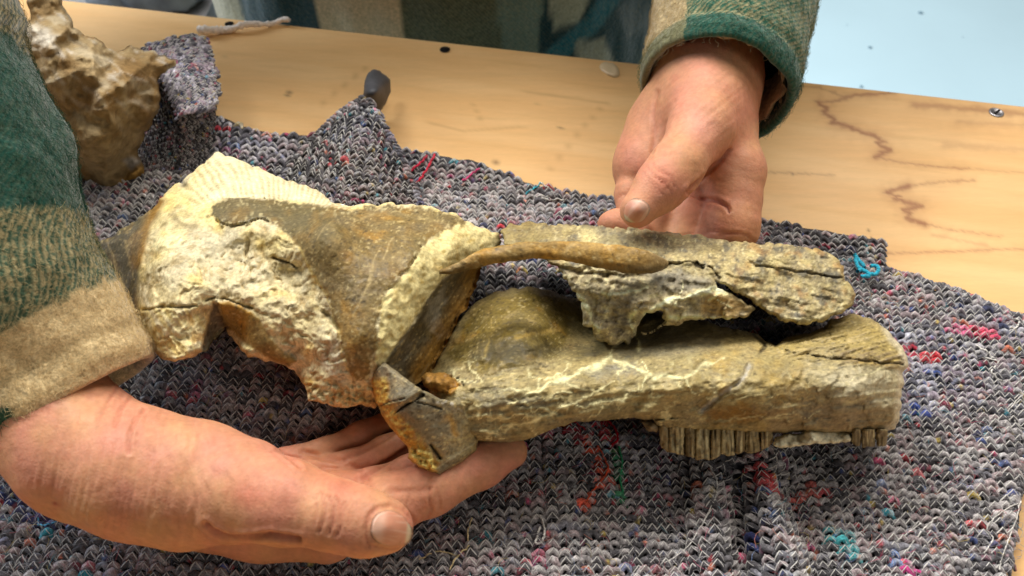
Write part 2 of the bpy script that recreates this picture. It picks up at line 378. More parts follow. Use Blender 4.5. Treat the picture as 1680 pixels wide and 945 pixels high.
    F2 = np.concatenate([np.stack([k, k+1, k+1+n, k+n], 1), np.stack([k+n, k+n+1, k+2*n+1, k+2*n], 1)])
    u = mesh('board_edge', V2, F2, M_wood, np.tile(lin(196, 150, 96), (len(V2), 1)), o)
    return o
bench = tag(bench_top(), 'pale varnished wooden bench top with zigzag grain under the cloth', 'bench')
def plane(name, x0, x1, y0, y1, z, m):
    V = np.array([(x0, y0, z), (x1, y0, z), (x1, y1, z), (x0, y1, z)]); return mesh(name, V, np.array([[0, 1, 2, 3]]), m)
fl = tag(plane('floor', -3, 3, -2, 3, -.42, M_floor), kind='structure')
M_dark = mat('dark_speck', .8, .2, base=tuple(lin(120, 150, 166)))
# specks on the pale blue floor
vs = []; fs = []
for (x, y, r) in ((1510, 20, .0045), (1428, 77, .0035), (1413, 141, .004), (1580, 60, .0015), (1390, 40, .0015)):
    c = at(x, y, -.418); n0 = len(vs); th = np.linspace(0, 2*np.pi, 9)[:-1]; rr = r*(1+.5*RNG.normal(size=8)*.5)
    for k in range(8): vs.append(c+np.array([math.cos(th[k])*rr[k], math.sin(th[k])*rr[k]*.8, 0]))
    vs.append(c+np.array([0, 0, r*.4])); fs += [(n0+k, n0+(k+1) % 8, n0+8) for k in range(8)]
tag(mesh('floor_crumbs', np.array(vs), np.array(fs), M_dark), 'tiny dark crumbs lying on the pale blue floor', 'crumbs', 'stuff')

# screws countersunk in the board near its far edge
M_steel = mat('screw_steel', .35, .6, base=(.25, .24, .25)); M_steel.node_tree.nodes['Principled BSDF'].inputs['Metallic'].default_value = .8
M_black = mat('hole_dark', .8, .2, base=(.015, .013, .012))
def screw(px, py, r, dark, label):
    c = at(px, py, .0006); th = np.arange(16)*2*np.pi/16; ring = lambda q, z: np.stack([c[0]+q*np.cos(th), c[1]+q*np.sin(th), np.full(16, c[2]+z)], 1)
    V = np.concatenate([ring(r*1.18, 0), ring(r, .0004), ring(r*.8, -.0002), c[None]+[[0, 0, -.0004]]]); F = grid_faces(3, 16, True)
    T = np.array([[32+k, 32+(k+1) % 16, 48] for k in range(16)])
    o = mesh('screw', V, [F, T], M_black if dark else M_steel)
    a = R_(35); d = np.array([math.cos(a), math.sin(a), 0]); e = np.array([-d[1], d[0], 0]); q = c+np.array([0, 0, .0007])
    V = np.array([q-d*r*.8-e*r*.14, q+d*r*.8-e*r*.14, q+d*r*.8+e*r*.14, q-d*r*.8+e*r*.14]); V = np.r_[V, V-[[0, 0, .0006]]]
    mesh('slot', V, np.array([[0, 1, 2, 3], [0, 4, 5, 1], [1, 5, 6, 2], [2, 6, 7, 3], [3, 7, 4, 0]]), M_black, None, o, smooth=False)
    tag(o, label, 'screw')
screw(1635, 184, .0042, False, 'shiny steel screw head sunk near the right end of the bench edge')
screw(730, 81, .0034, True, 'dark screw head in the board in front of the jacket')
screw(376, 39, .0030, True, 'dark screw head beside the white frayed cord')
# dried glue spot
M_glue = mat('dried_glue', .25, .5, [('noise', 300, .0006, .3, ONE)], base=tuple(lin(226, 200, 160)))
oc = jag([(982, 108), (990, 102), (1003, 101), (1014, 110), (1017, 122), (1009, 128), (997, 122), (987, 117)], 3, .5, 3, 1)
G = []; n = len(oc)
for s_, z in ((1, .0003), (.85, .0012), (.55, .0016), (.2, .0012)): cc = oc.mean(0); q = cc+(oc-cc)*s_; G.append(at(q[:, 0], q[:, 1], z))
tag(mesh('glue_spot', np.concatenate(G), [grid_faces(4, n, True), np.arange(3*n, 4*n)[None]], M_glue), 'dried translucent blob of glue on the board beside the right sleeve', 'glue spot')

# low shelf behind the bench with grey rubble
M_shelf = mat('shelf_board', .7, .3, [('noise', 40, .003, .3, ONE)], [(12, 4, .15, ONE)], base=tuple(lin(116, 116, 118)))
def box(name, x0, x1, y0, y1, z0, z1, m, parent=None):
    V = np.array([(x, y, z) for x in (x0, x1) for y in (y0, y1) for z in (z0, z1)]); F = np.array([[0, 1, 3, 2], [4, 6, 7, 5], [0, 4, 5, 1], [2, 3, 7, 6], [0, 2, 6, 4], [1, 5, 7, 3]])
    return mesh(name, V, F, m, None, parent, smooth=False)
sx = at(100, 0, -.12)[0]; sy = at(200, 8, -.12)[1]
sh = box('shelf', sx-.5, at(345, 10, -.12)[0], sy-.10, sy+.35, -.14, -.12, M_shelf)
for (x, y) in ((sx-.45, sy-.07), (sx-.45, sy+.3), (at(325, 10, -.12)[0], sy-.07), (at(325, 10, -.12)[0], sy+.3)): box('leg', x-.015, x+.015, y-.015, y+.015, -.419, -.141, M_shelf, sh)
tag(sh, 'grey low shelf behind the far left edge of the bench', 'shelf')
M_rubble = mat('grey_rubble', .9, .2, [('noise', 60, .004, .6, ONE)], [(40, 4, .3, ONE)], base=tuple(lin(158, 164, 170)))
def lump(c, r, seed):
    th, ph = np.meshgrid(np.linspace(0, np.pi, 15), np.arange(22)*2*np.pi/22, indexing='ij'); d = np.stack([np.sin(th)*np.cos(ph), np.sin(th)*np.sin(ph), np.cos(th)], -1).reshape(-1, 3)
    k = 1+.35*fbm(d, 1.6, 4, off=seed); k += -.12*cell(d+seed, 1.8)[0]
    V = c+d*np.array(r)*k[:, None]; V[:, 2] = np.maximum(V[:, 2], c[2]-r[2]*.75); return V, grid_faces(15, 22, True)
for k, (x, y, r, lb) in enumerate(((205, 3, .030, 'smaller grey rock lump on the shelf, left of the pair'), (275, 2, .040, 'larger grey rock lump on the shelf, right of the pair'))):
    c = at(x, y, -.12); c[2] = -.12+r*.5; V, F = lump(c, (r*1.3, r, r*.8), k*7+2); tag(mesh('grey_rock', V, F, M_rubble), lb, 'rock', None, 'grey rocks on the back shelf')
# ================================================================== THE KNITTED CLOTH
def G0(*pts): return np.array([at(x, y, 0)[:2] for x, y in pts])
YB = [lin(140, 134, 134), lin(112, 107, 108), lin(160, 154, 154), lin(86, 83, 86), lin(150, 135, 136), lin(124, 122, 129), lin(180, 175, 174)]
YC = [lin(196, 40, 52), lin(206, 74, 116), lin(58, 84, 152), lin(40, 52, 96), lin(46, 150, 166), lin(210, 118, 84), lin(206, 180, 84), lin(120, 60, 90), lin(44, 42, 48), lin(90, 120, 170), lin(150, 52, 70)]
M_yarn = mat('recycled_yarn', .93, .12, [('noise', 900, .0006, .7, ONE)], [(1300, 3, .45, ONE), (420, 2, .40, ONE)], sheen=.25)
M_thread = mat('white_thread', .8, .2, base=(.66, .64, .60))
M_base = mat('knit_ground', .95, .1, [('noise', 700, .0008, .8, ONE)], [(600, 4, .5, ONE)], base=(.065, .062, .068))
FOLD = [(G0((1168, 735), (1166, 800), (1172, 860), (1180, 945), (1185, 1010)), .012, .0115), (G0((1222, 745), (1236, 800), (1250, 860), (1275, 930), (1290, 1000)), .016, .013),
        (G0((1192, 770), (1197, 830), (1208, 900), (1216, 1000)), -.013, .0085), (G0((1268, 780), (1285, 830), (1300, 880), (1325, 960)), -.010, .0095)]
def cloth_z(x, y):
    P = np.c_[x, y, x*0]; z = .006+.0022*fbm(P, 14, 3)+.0016*fbm(P, 40, 2, off=9)
    for pl, A, wd in FOLD:
        d, _, _, t = dline(x, y, pl); z = z+A*np.exp(-(d/wd)**2)*ss(-.05, .7, t)
    return z
def stitch_mesh(name, C, U, Vv, N, colr, parent, dx, r=.00125, thread=True, rg=RNG, thr=.00022, flat=1.0):
    """C centres; U, Vv, N unit vectors along the row, down the column, out of the cloth"""
    n = len(C)
    if n == 0: return
    u = np.array([-.62, -.42, -.20, 0, .20, .42, .62])*dx; v = np.array([.62, .16, -.22, -.36, -.22, .16, .62])*dx*.58; hh = np.array([-.0013, .0002, .0011, .0014, .0011, .0002, -.0013])*dx/.0059*flat
    j = rg.normal(size=(n, 3))*.05*dx; fat = (1+.14*rg.normal(size=n)).clip(.7, 1.4)
    pj = rg.normal(size=(n, 7, 1))*.035*dx
    path = (C+U*j[:, :1]+Vv*j[:, 1:2])[:, None]+U[:, None]*u[None, :, None]+Vv[:, None]*(v[None, :, None]+pj)+N[:, None]*(hh[None, :, None]*fat[:, None, None])
    rad = np.array([.75, 1.05, 1.2, 1.22, 1.2, 1.05, .75])[None]*r*.94*fat[:, None]*dx/.0059*(1+.10*rg.normal(size=(n, 7)))
    sh = (1+.10*rg.normal(size=(n, 1, 1)))*(1+.16*rg.normal(size=(n, 7, 1)))
    cc = colr[:, None]*sh; nep = rg.random((n, 7)) < .06; fib = np.array(YC)[rg.integers(0, len(YC), (n, 7))]; cc = np.where(nep[..., None], cc*.35+fib*.65, cc); fl_ = rg.random((n, 7)) < .06; cc = np.where(fl_[..., None], cc*.4+.30, cc)
    V_, F_, C_ = tubes(path, rad, 6, np.clip(cc, .01, .8))
    o = mesh(name, V_, F_, M_yarn, C_, parent); o['kind'] = 'stuff'
    if thread:
        up = np.array([.34, .02, -.28, -.62, -.28, .02, .34])*dx*.60; hk = rg.random(n) < .86; jt = rg.normal(size=(n, 1, 1))*.06*dx
        uu = u*.8
        p2 = (C+U*j[:, :1]+Vv*j[:, 1:2])[:, None]+U[:, None]*(uu[None, :, None]+jt)+Vv[:, None]*(up[None, :, None]+.02*dx)+N[:, None]*((np.array([.0006, .0019, .0026, .0026, .0026, .0019, .0006])*dx/.0059*(.4+.6*flat))[None, :, None]*fat[:, None, None])
        V_, F_, _ = tubes(p2[hk], thr*dx/.0059*(1+.2*rg.normal(size=(hk.sum(), 1))).clip(.5, 1.6), 4)
        o2 = mesh('white_thread', V_, F_, M_thread, None, parent); o2['kind'] = 'stuff'
def yarn_cols(row, u, rg, P=None):
    """colours that run on along each row, as recycled yarn does, with odd bright neps"""
    q = np.c_[u*.16, row*7.31, row*0]; t = fbm(q, 1, 3); t2 = fbm(q, .6, 2, off=77); k = ((t+1)*3.5).astype(int) % len(YB)
    C = np.array(YB)[k]*(1+.25*t2)[:, None]
    if P is not None: big = fbm(P, 16, 3, off=3); C = C*(1+.28*big)[:, None]; C = mix(C, C*np.array([.92, .98, 1.16]), ss(.2, .8, fbm(P, 11, 2, off=21)))
    s = fbm(np.c_[u*.5, row*3.77, row*0], 1, 2, off=50); m = s > .60; ci = (np.abs(np.sin(np.floor(u*.22)*12.9+row*78.2))*4375.5).astype(int) % len(YC)
    C = np.where(m[:, None], mix(np.array(YC)[ci], C, np.full(len(C), .25)), C)
    m2 = rg.random(len(C)) < .035; C = np.where(m2[:, None], mix(np.array(YC)[rg.integers(0, len(YC), len(C))], C, np.full(len(C), .45)), C)
    return np.clip(C, .01, .8)
cloth = empty('knitted_cloth', at(900, 700, 0), 'grey flecked knitted cloth spread on the bench under the fossil skull', 'cloth')
DX, DY = .0058, .0037
def main_sheet():
    edge = jag([(-260, 300), (95, 296), (345, 300), (480, 300), (700, 300), (950, 330), (1100, 352), (1240, 396), (1400, 440), (1452, 452), (1560, 492), (1680, 533), (1716, 552), (1694, 640), (1664, 765), (1655, 834), (1648, 891), (1638, 960), (1626, 1060), (900, 1100), (-260, 1100)], 8, 1.0, 5)
    eg = G0(*edge)
    x0, x1 = -.36, .36; y0, y1 = .09, .50
    # supporting sheet
    gx = np.arange(x0, x1, .003); gy = np.arange(y0, y1, .003); A, B = np.meshgrid(gx, gy, indexing='ij'); x = A.ravel(); y = B.ravel()
    ins = inside(x, y, eg); I = ins.reshape(A.shape); q = I[:-1, :-1] & I[1:, :-1] & I[:-1, 1:] & I[1:, 1:]; ii, jj = np.nonzero(q); a = ii*len(gy)+jj
    F = np.stack([a, a+len(gy), a+len(gy)+1, a+1], 1); us, F = np.unique(F, return_inverse=True); F = F.reshape(-1, 4); V = np.c_[x, y, cloth_z(x, y)-.0012][us]
    mesh('knit_ground', V, F, M_base, None, cloth)
    # rows of stitches
    nr = int((y1-y0+.10)/DY); nc = int((x1+.12-x0)/DX); R, Cc = np.meshgrid(np.arange(nr), np.arange(nc), indexing='ij'); R = R.ravel(); Cc = Cc.ravel()
    x = x0+Cc*DX; bend = lambda x: .40*np.maximum(0, x-.02)**2+.02*np.maximum(0, -x-.05)
    x = x-.80*np.maximum(0, x-.02)*(R*DY-.10)*.9
    jit = np.c_[x, R*DY, x*0]; y = y1+.10-R*DY-bend(x)+.0014*fbm(jit, 12, 2); x = x+.0013*fbm(jit, 14, 2, off=8)
    e = 1e-4
    ok = inside(x, y, eg); x, y, R, Cc = x[ok], y[ok], R[ok], Cc[ok]
    zz = cloth_z(x, y); px, py, _ = topx(np.c_[x, y, zz]); ok = (px > -40) & (px < 1720) & (py < 1105); x, y, R, Cc, zz = x[ok], y[ok], R[ok], Cc[ok], zz[ok]
    zx = (cloth_z(x+e, y)-zz)/e; zy = (cloth_z(x, y+e)-zz)/e; b = -(bend(x+e)-bend(x))/e
    U = np.c_[np.ones(len(x)), b, zx+b*zy]; U /= np.linalg.norm(U, axis=1)[:, None]; Nn = np.c_[-zx, -zy, np.ones(len(x))]; Nn /= np.linalg.norm(Nn, axis=1)[:, None]; Vd = np.cross(U, Nn)   # down the column, towards the viewer
    P = np.c_[x, y, zz]; col = yarn_cols(R, Cc, RNG, P)
    px, py, _ = topx(P)
    for pts, c, wd in (([(928, 700), (945, 720), (968, 740), (985, 760)], lin(150, 30, 40), 9), ([(985, 700), (1000, 718), (1006, 738)], lin(190, 24, 40), 9), ([(960, 725), (975, 750), (990, 775), (992, 795), (970, 815), (955, 840)], lin(205, 84, 56), 8), ([(1013, 748), (1016, 775), (1014, 800), (1017, 820)], lin(40, 140, 92), 8),
                       ([(1240, 770), (1255, 790)], lin(205, 60, 66), 14), ([(1330, 800), (1322, 820), (1305, 830)], lin(214, 96, 84), 11), ([(1365, 880), (1390, 892), (1400, 905)], lin(66, 170, 176), 14), ([(1500, 672), (1510, 684)], lin(54, 84, 170), 10), ([(1478, 582), (1494, 580)], lin(214, 62, 84), 10), ([(1520, 586), (1530, 595)], lin(206, 52, 60), 9), ([(1560, 540), (1580, 545)], lin(224, 110, 150), 10), ([(1600, 548), (1626, 552)], lin(226, 80, 110), 12),
                       ([(20, 815), (60, 830), (75, 850)], lin(44, 58, 112), 24), ([(520, 520), (560, 520)], lin(60, 80, 150), 10), ([(1240, 880), (1250, 920)], lin(44, 54, 110), 10), ([(1490, 935), (1500, 940)], lin(226, 60, 150), 9)):
        d = dline(px, py, pts)[0]; col = np.where((d < wd)[:, None], mix(col, np.tile(c, (len(col), 1)), np.full(len(col), .8)), col)
    stitch_mesh('knit_stitches', P, U, Vd, Nn, col, cloth, DX)
    # edge stitches: a whipped bead along the cut edge
    k = [i for i in range(len(edge)) if edge[i][0] > 1385 and edge[i][1] < 960]; ee = np.array([at(*edge[i], 0) for i in k]); L = np.r_[0, np.cumsum(np.linalg.norm(np.diff(ee, axis=0), axis=1))]
    s = np.arange(0, L[-1], .0022); E = np.stack([np.interp(s, L, ee[:, a]) for a in range(3)], 1); E[:, 2] = cloth_z(E[:, 0], E[:, 1]); T = np.gradient(E, axis=0); T /= np.linalg.norm(T, axis=1)[:, None]; Nz = np.tile([0, 0, 1.], (len(E), 1)); W = np.cross(T, Nz)
    stitch_mesh('knit_edge', E, W, T, Nz, yarn_cols(np.full(len(s), 3), np.arange(len(s)), RNG, E), cloth, .0036, r=.0016, thread=True)
main_sheet()

def patch(name, poly, ctrl, dxp, dyp, ang, r=.0012, step=4, shift=(0, 0), thread=True, tint=None, dx=None, thick=.006, hems=()):
    """a folded-over piece of the same cloth: solid fold with rows of stitches on it; dxp, dyp spacing and ang row angle as seen"""
    poly = jag(poly, 8, .8, len(name)+int(poly[0][0]))
    sh = lambda px, py, d, P: (.001*fbm(P, 60, 2), np.tile([.065, .062, .068], (len(px), 1)))
    relief('fold_ground', poly, ctrl, M_base, cloth, step, thick, 10, .005, shade=sh, back=(.05, .05, .05))
    x0, y0 = poly.min(0)-30; x1, y1 = poly.max(0)+30; c = math.cos(ang); s = math.sin(ang); m = poly.mean(0); n = int(max(x1-x0, y1-y0)/min(dxp, dyp))+4
    I, J = np.meshgrid(np.arange(-n, n), np.arange(-n, n), indexing='ij'); I = I.ravel(); J = J.ravel(); px = m[0]+I*dxp*c-J*dyp*s+shift[0]; py = m[1]+I*dxp*s+J*dyp*c
    px = px+1.2*RNG.normal(size=len(px)); py = py+.8*RNG.normal(size=len(px))
    ok = inside(px, py, poly); px, py, I, J = px[ok], py[ok], I[ok], J[ok]
    d = dline(px, py, poly, True)[0]; t = 1-np.minimum(d/10, 1); f = lambda x, y: atd(x, y, tps(ctrl, x, y)); ed = .005*(1-np.sqrt(1-t*t))
    P = atd(px, py, tps(ctrl, px, py)+ed-.0006); U = f(px+2*c, py+2*s)-f(px, py); U /= np.linalg.norm(U, axis=1)[:, None]; W = f(px-2*s, py+2*c)-f(px, py); W /= np.linalg.norm(W, axis=1)[:, None]
    N = np.cross(W, U); N *= np.where((N*(CAM-P)).sum(1) < 0, -1, 1)[:, None]; N /= np.linalg.norm(N, axis=1)[:, None]; W = W-(W*U).sum(1)[:, None]*U; W /= np.linalg.norm(W, axis=1)[:, None]
    col = yarn_cols(J+500, I, RNG, P)
    if name == 'far_strip': col = np.clip(col*(1+ss(520, 440, px)[:, None]*np.array([.26, .28, .42])), 0, .8)  # left end painted brighter and bluer, window light put into the yarn
    if tint is not None: col = np.clip(col*np.array(tint), 0, .8)  # same cloth throughout; tint paints the light and shade of the folds
    sz = dx or np.median(np.linalg.norm(f(px+dxp*c, py+dxp*s)-f(px, py), axis=1))
    for pl in hems:
        e = spline(pl, 400); L = np.r_[0, np.cumsum(np.hypot(*np.diff(e, axis=0).T))]; k = np.arange(0, L[-1], 6.5); ex = np.interp(k, L, e[:, 0]); ey = np.interp(k, L, e[:, 1]); E = atd(ex, ey, tps(ctrl, ex, ey)-.0008); T = np.gradient(E, axis=0); T /= np.linalg.norm(T, axis=1)[:, None]; Nz = np.tile(-FWD, (len(E), 1)); Wd = np.cross(T, Nz); Wd /= np.linalg.norm(Wd, axis=1)[:, None]
        stitch_mesh('knit_edge', E, Wd, T, Nz, np.clip(yarn_cols(np.full(len(k), 9), np.arange(len(k)), RNG, E)*1.2, 0, .7), cloth, .0040, r=.0016)
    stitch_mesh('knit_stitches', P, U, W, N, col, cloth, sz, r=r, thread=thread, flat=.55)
Z = lambda x, y, z: (x, y, float(dz(x, y, z)))
# far strip: lower layer of the doubled cloth, seen behind the skull
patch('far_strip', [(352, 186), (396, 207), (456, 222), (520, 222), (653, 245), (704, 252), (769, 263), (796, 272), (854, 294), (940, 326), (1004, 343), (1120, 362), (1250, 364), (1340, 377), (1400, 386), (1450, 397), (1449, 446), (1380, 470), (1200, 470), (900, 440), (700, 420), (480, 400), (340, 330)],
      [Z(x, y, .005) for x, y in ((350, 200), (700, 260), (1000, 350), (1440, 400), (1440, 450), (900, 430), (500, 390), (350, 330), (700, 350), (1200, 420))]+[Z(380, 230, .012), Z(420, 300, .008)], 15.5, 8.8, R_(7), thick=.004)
# corner folded back into an upright tent
patch('tent', [(598, 160), (612, 172), (630, 205), (650, 240), (668, 280), (690, 335), (700, 372), (560, 372), (440, 345), (468, 284), (500, 245), (540, 205), (575, 172)],
      [Z(600, 165, .036), Z(540, 205, .028), Z(468, 284, .012), Z(440, 345, .006), Z(570, 260, .032), Z(600, 300, .026), Z(560, 370, .012), Z(640, 225, .026), Z(670, 285, .012), Z(700, 370, .004), Z(610, 220, .036)], 12.5, 7, R_(10), thick=.012, tint=(.62, .60, .60), hems=([(596, 162), (560, 186), (520, 224), (480, 270), (446, 330)], [(604, 166), (628, 206), (648, 242), (668, 285), (690, 340)]))  # same yarn tinted darker, shade of the tent's front painted in
# rolled folds between the rock and the bench edge
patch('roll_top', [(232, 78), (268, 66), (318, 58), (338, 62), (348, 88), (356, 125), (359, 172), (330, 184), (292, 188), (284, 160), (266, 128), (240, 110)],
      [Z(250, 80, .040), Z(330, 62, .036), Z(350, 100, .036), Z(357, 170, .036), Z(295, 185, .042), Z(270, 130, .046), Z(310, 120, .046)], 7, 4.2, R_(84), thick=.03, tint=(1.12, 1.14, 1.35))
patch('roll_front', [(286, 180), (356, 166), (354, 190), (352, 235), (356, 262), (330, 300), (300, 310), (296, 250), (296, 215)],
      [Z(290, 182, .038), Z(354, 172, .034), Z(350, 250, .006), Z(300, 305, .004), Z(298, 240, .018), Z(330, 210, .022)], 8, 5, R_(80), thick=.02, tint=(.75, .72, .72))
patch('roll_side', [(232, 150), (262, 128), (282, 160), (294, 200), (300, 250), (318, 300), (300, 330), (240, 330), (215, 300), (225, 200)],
      [Z(262, 130, .042), Z(292, 200, .026), Z(300, 250, .014), Z(315, 300, .006), Z(240, 325, .005), Z(225, 200, .010), Z(262, 220, .014)], 8, 5, R_(75), thick=.01, tint=(.5, .46, .48))  # dark tint paints in the shadow beside the rock

# loose threads and fluff caught on the knit
def loose(pts, col, r=.0004, name='loose_thread', wob=3, lift=.004, seed=0):
    rg = np.random.default_rng(seed); p = spline(np.array(pts, float), 8*len(pts)); p = p+wob*.5*np.stack([fbm(np.c_[np.arange(len(p)), np.full(len(p), seed+k*9.1), np.zeros(len(p))], .35, 2) for k in (0, 1)], 1)
    q = at(p[:, 0], p[:, 1], 0); z = cloth_z(q[:, 0], q[:, 1])+lift*.6+.0012*fbm(np.c_[np.arange(len(p)), np.full(len(p), seed), np.zeros(len(p))], .3, 2); return q*[1, 1, 0]+np.c_[z*0, z*0, z], r, col
WH = lin(206, 202, 196)
LT = [loose(*a, seed=i) for i, a in enumerate([
    ([(1130, 800), (1150, 770), (1156, 768), (1150, 790), (1165, 830), (1128, 905), (1085, 935)], WH), ([(1476, 915), (1495, 890), (1515, 868), (1525, 862)], WH, .0005), ([(1600, 920), (1612, 898), (1603, 880), (1620, 860), (1655, 838)], WH, .0004), ([(1626, 945), (1632, 915), (1650, 870), (1660, 835)], WH, .0004), ([(1640, 690), (1660, 665), (1680, 650), (1690, 640)], WH), ([(1650, 704), (1668, 716), (1690, 720)], WH, .0005),
    ([(1335, 770), (1350, 765), (1380, 752), (1400, 748)], WH, .0004), ([(1240, 850), (1262, 830), (1272, 815), (1262, 808)], WH, .0004), ([(885, 862), (892, 880), (890, 900), (878, 905), (885, 880)], WH, .0007), ([(740, 945), (755, 920), (770, 908), (768, 885), (775, 862)], lin(206, 186, 140), .0005), ([(80, 850), (75, 870), (95, 872), (110, 868)], lin(90, 170, 206), .0005),
    ([(1600, 600), (1625, 608), (1615, 625), (1632, 640)], WH, .0006), ([(1640, 560), (1655, 552), (1662, 540), (1648, 536)], WH, .0005), ([(1590, 580), (1606, 590), (1618, 602)], WH, .0006), ([(915, 700), (935, 705), (960, 720)], lin(150, 30, 40), .0007), ([(990, 702), (1004, 715), (1010, 735), (1002, 742)], lin(190, 24, 40), .0009), ([(978, 745), (990, 768), (993, 790), (975, 812), (957, 842)], lin(210, 84, 52), .0007), ([(1012, 748), (1017, 772), (1014, 800), (1018, 822)], lin(50, 150, 100), .0008),
    ([(884, 318), (900, 326), (905, 334), (893, 340), (880, 338), (900, 344), (925, 342)], WH, .0006), ([(862, 333), (875, 325), (890, 318)], lin(60, 170, 190), .0007), ([(672, 300), (690, 288), (702, 270)], lin(180, 30, 60), .0011), ([(676, 318), (690, 312), (700, 298), (716, 268)], lin(196, 36, 60), .0011), ([(760, 312), (775, 300), (788, 292)], lin(200, 70, 120), .0009), ([(1460, 900), (1500, 870)], WH, .0004), ([(690, 930), (720, 915), (750, 922)], lin(190, 170, 130), .0005), ([(560, 935), (585, 925), (600, 940)], WH, .0004)])]
for p, r, c in LT:
    V_, F_, C_ = tubes(p[None], r*.72, 5, np.array([c])); o = mesh('loose_thread', V_, F_, M_yarn, C_, cloth)
# turquoise yarn end beside the snout
tq = []
for pts in ([(1392, 446), (1396, 460), (1408, 470), (1420, 474), (1428, 468), (1426, 460), (1416, 460)], [(1394, 470), (1402, 466), (1414, 476), (1400, 478)], [(1390, 440), (1400, 452), (1406, 462)]):
    p, _, _ = loose(pts, 0, seed=4, wob=1, lift=.012); tq.append(tubes(p[None], .0011, 6)[:2])
off = 0; VV = []; FF = []
for v, f in tq: VV.append(v); FF.append(f+off); off += len(v)
M_tq = mat('turquoise_yarn', .85, .15, [('noise', 900, .0006, .6, ONE)], [(1200, 3, .3, ONE)], base=tuple(lin(40, 168, 196)), sheen=.3)
mesh('turquoise_yarn', np.concatenate(VV), np.concatenate(FF), M_tq, None, cloth)
# fuzz: fine fibres standing off the yarn
n = 9000; fx = RNG.uniform(-40, 1720, n); fy = RNG.uniform(380, 980, n); q = at(fx, fy, 0)
ok = inside(fx, fy, [(-60, 380), (1380, 440), (1680, 540), (1700, 600), (1660, 980), (-60, 980)]); q = q[ok]; n = len(q); q[:, 2] = cloth_z(q[:, 0], q[:, 1])+.0012
a = RNG.uniform(0, 2*np.pi, n); L = RNG.uniform(.003, .009, n); kk = RNG.normal(size=n)*1.2; tt = np.linspace(0, 1, 6)
pa = q[:, None]+np.stack([np.cos(a[:, None]+kk[:, None]*tt)*tt*L[:, None], np.sin(a[:, None]+kk[:, None]*tt)*tt*L[:, None], .0035*RNG.random((n, 1))*np.sin(tt*3)[None]+0*L[:, None]], -1)
V_, F_, C_ = tubes(pa, .00009, 3, mix(np.tile(lin(168, 164, 166), (n, 1)), np.array(YC)[RNG.integers(0, len(YC), n)], (RNG.random(n) < .22)*.8))
mesh('wool_fuzz', V_, F_, M_yarn, C_, cloth)['kind'] = 'stuff'

# white frayed cord end lying from the roll to the jacket
cp_ = np.array([(328, 50), (345, 52), (362, 47), (385, 46), (410, 42), (440, 37), (462, 33), (476, 36)], float); p = spline(cp_, 60); q = at(p[:, 0], p[:, 1], .004); q[:, 2] = .004+.0015*np.sin(np.arange(60)*.25)
V_, F_, C_ = tubes(q[None], np.linspace(.0034, .0017, 60)[None]*(1+.15*RNG.normal(size=(1, 60))), 9, np.array([lin(232, 218, 206)])); M_cord = mat('white_cord', .9, .1, [('noise', 500, .0012, .8, (1, 1, 1))], [(400, 3, .2, ONE)])
tag(mesh('frayed_cord', V_, F_, M_cord, C_), 'off white frayed cord lying on the board by the far edge', 'cord')
# dark grey faceted lump of putty behind the tent corner
M_putty = mat('dark_putty', .55, .35, [('noise', 200, .0006, .25, ONE)], [(90, 3, .15, ONE)], base=tuple(lin(72, 72, 76)))
def putty():
    ol = [(612, 114), (624, 116), (640, 130), (641, 150), (632, 172), (618, 192), (604, 182), (590, 170), (596, 154), (598, 132), (604, 120)]
    c = [Z(612, 116, .030), Z(600, 135, .034), Z(598, 155, .034), Z(618, 150, .038), Z(640, 132, .018), Z(640, 150, .012), Z(620, 190, .006), Z(592, 170, .018), Z(625, 118, .024)]
    def shade(px, py, d, P):
        q = np.c_[px, py, px*0]; _, _, idn = cell(q+7, .045); return .0008*fbm(P, 150, 2), np.tile(lin(72, 72, 76), (len(px), 1))
    tag(relief('putty_lump', jag(ol, 4, .3, 3), c, M_putty, None, 2.2, .022, 6, .004, shade=shade), 'dark grey faceted lump of putty behind the turned up cloth corner', 'putty')
putty()
# ================================================================== THE FOSSIL SKULL
M_bone = mat('fossil_bone', .5, .42, [('noise', 420, .0011, .5, ONE), ('noise', 1500, .0004, .4, ONE)], [(700, 4, .24, ONE), (170, 4, .16, ONE)], rough_noise=(90, .42, .72))
def matte(m):
    nt = m.node_tree; b = nt.nodes['Principled BSDF']; a = [n for n in nt.nodes if n.type == 'ATTRIBUTE'][0]; r0 = b.inputs['Roughness'].links[0].from_socket
    x = nt.nodes.new('ShaderNodeMix'); nt.links.new(a.outputs['Alpha'], x.inputs[0]); x.inputs[2].default_value = .95; nt.links.new(r0, x.inputs[3]); nt.links.new(x.outputs[0], b.inputs['Roughness'])
    y = nt.nodes.new('ShaderNodeMix'); nt.links.new(a.outputs['Alpha'], y.inputs[0]); y.inputs[2].default_value = .08; y.inputs[3].default_value = .34; nt.links.new(y.outputs[0], b.inputs['Specular IOR Level'])
matte(M_bone)
M_matrix = mat('cream_matrix', .9, .15, [('noise', 500, .0012, .55, ONE), ('noise', 1800, .0005, .5, ONE)], [(800, 4, .14, ONE), (220, 4, .08, ONE)])
BROWN, OLIVE, GREY, OCHRE, RUST, CREAM, PALE, DARK, TAN, YEL = lin(128, 104, 58), lin(112, 98, 58), lin(122, 114, 98), lin(178, 128, 42), lin(158, 100, 44), lin(218, 202, 154), lin(204, 192, 160), lin(62, 52, 36), lin(188, 164, 112), lin(214, 190, 108)
def fb3(px, py, f, o=3, off=0.): return fbm(np.c_[px, py, px*0], f, o, off=off)
def streak(px, py, ang, fl, fa, o=3, off=0.):
    c, s = math.cos(ang), math.sin(ang); return fbm(np.c_[(px*c+py*s)*fl, (-px*s+py*c)*fa, px*0], 1, o, off=off)
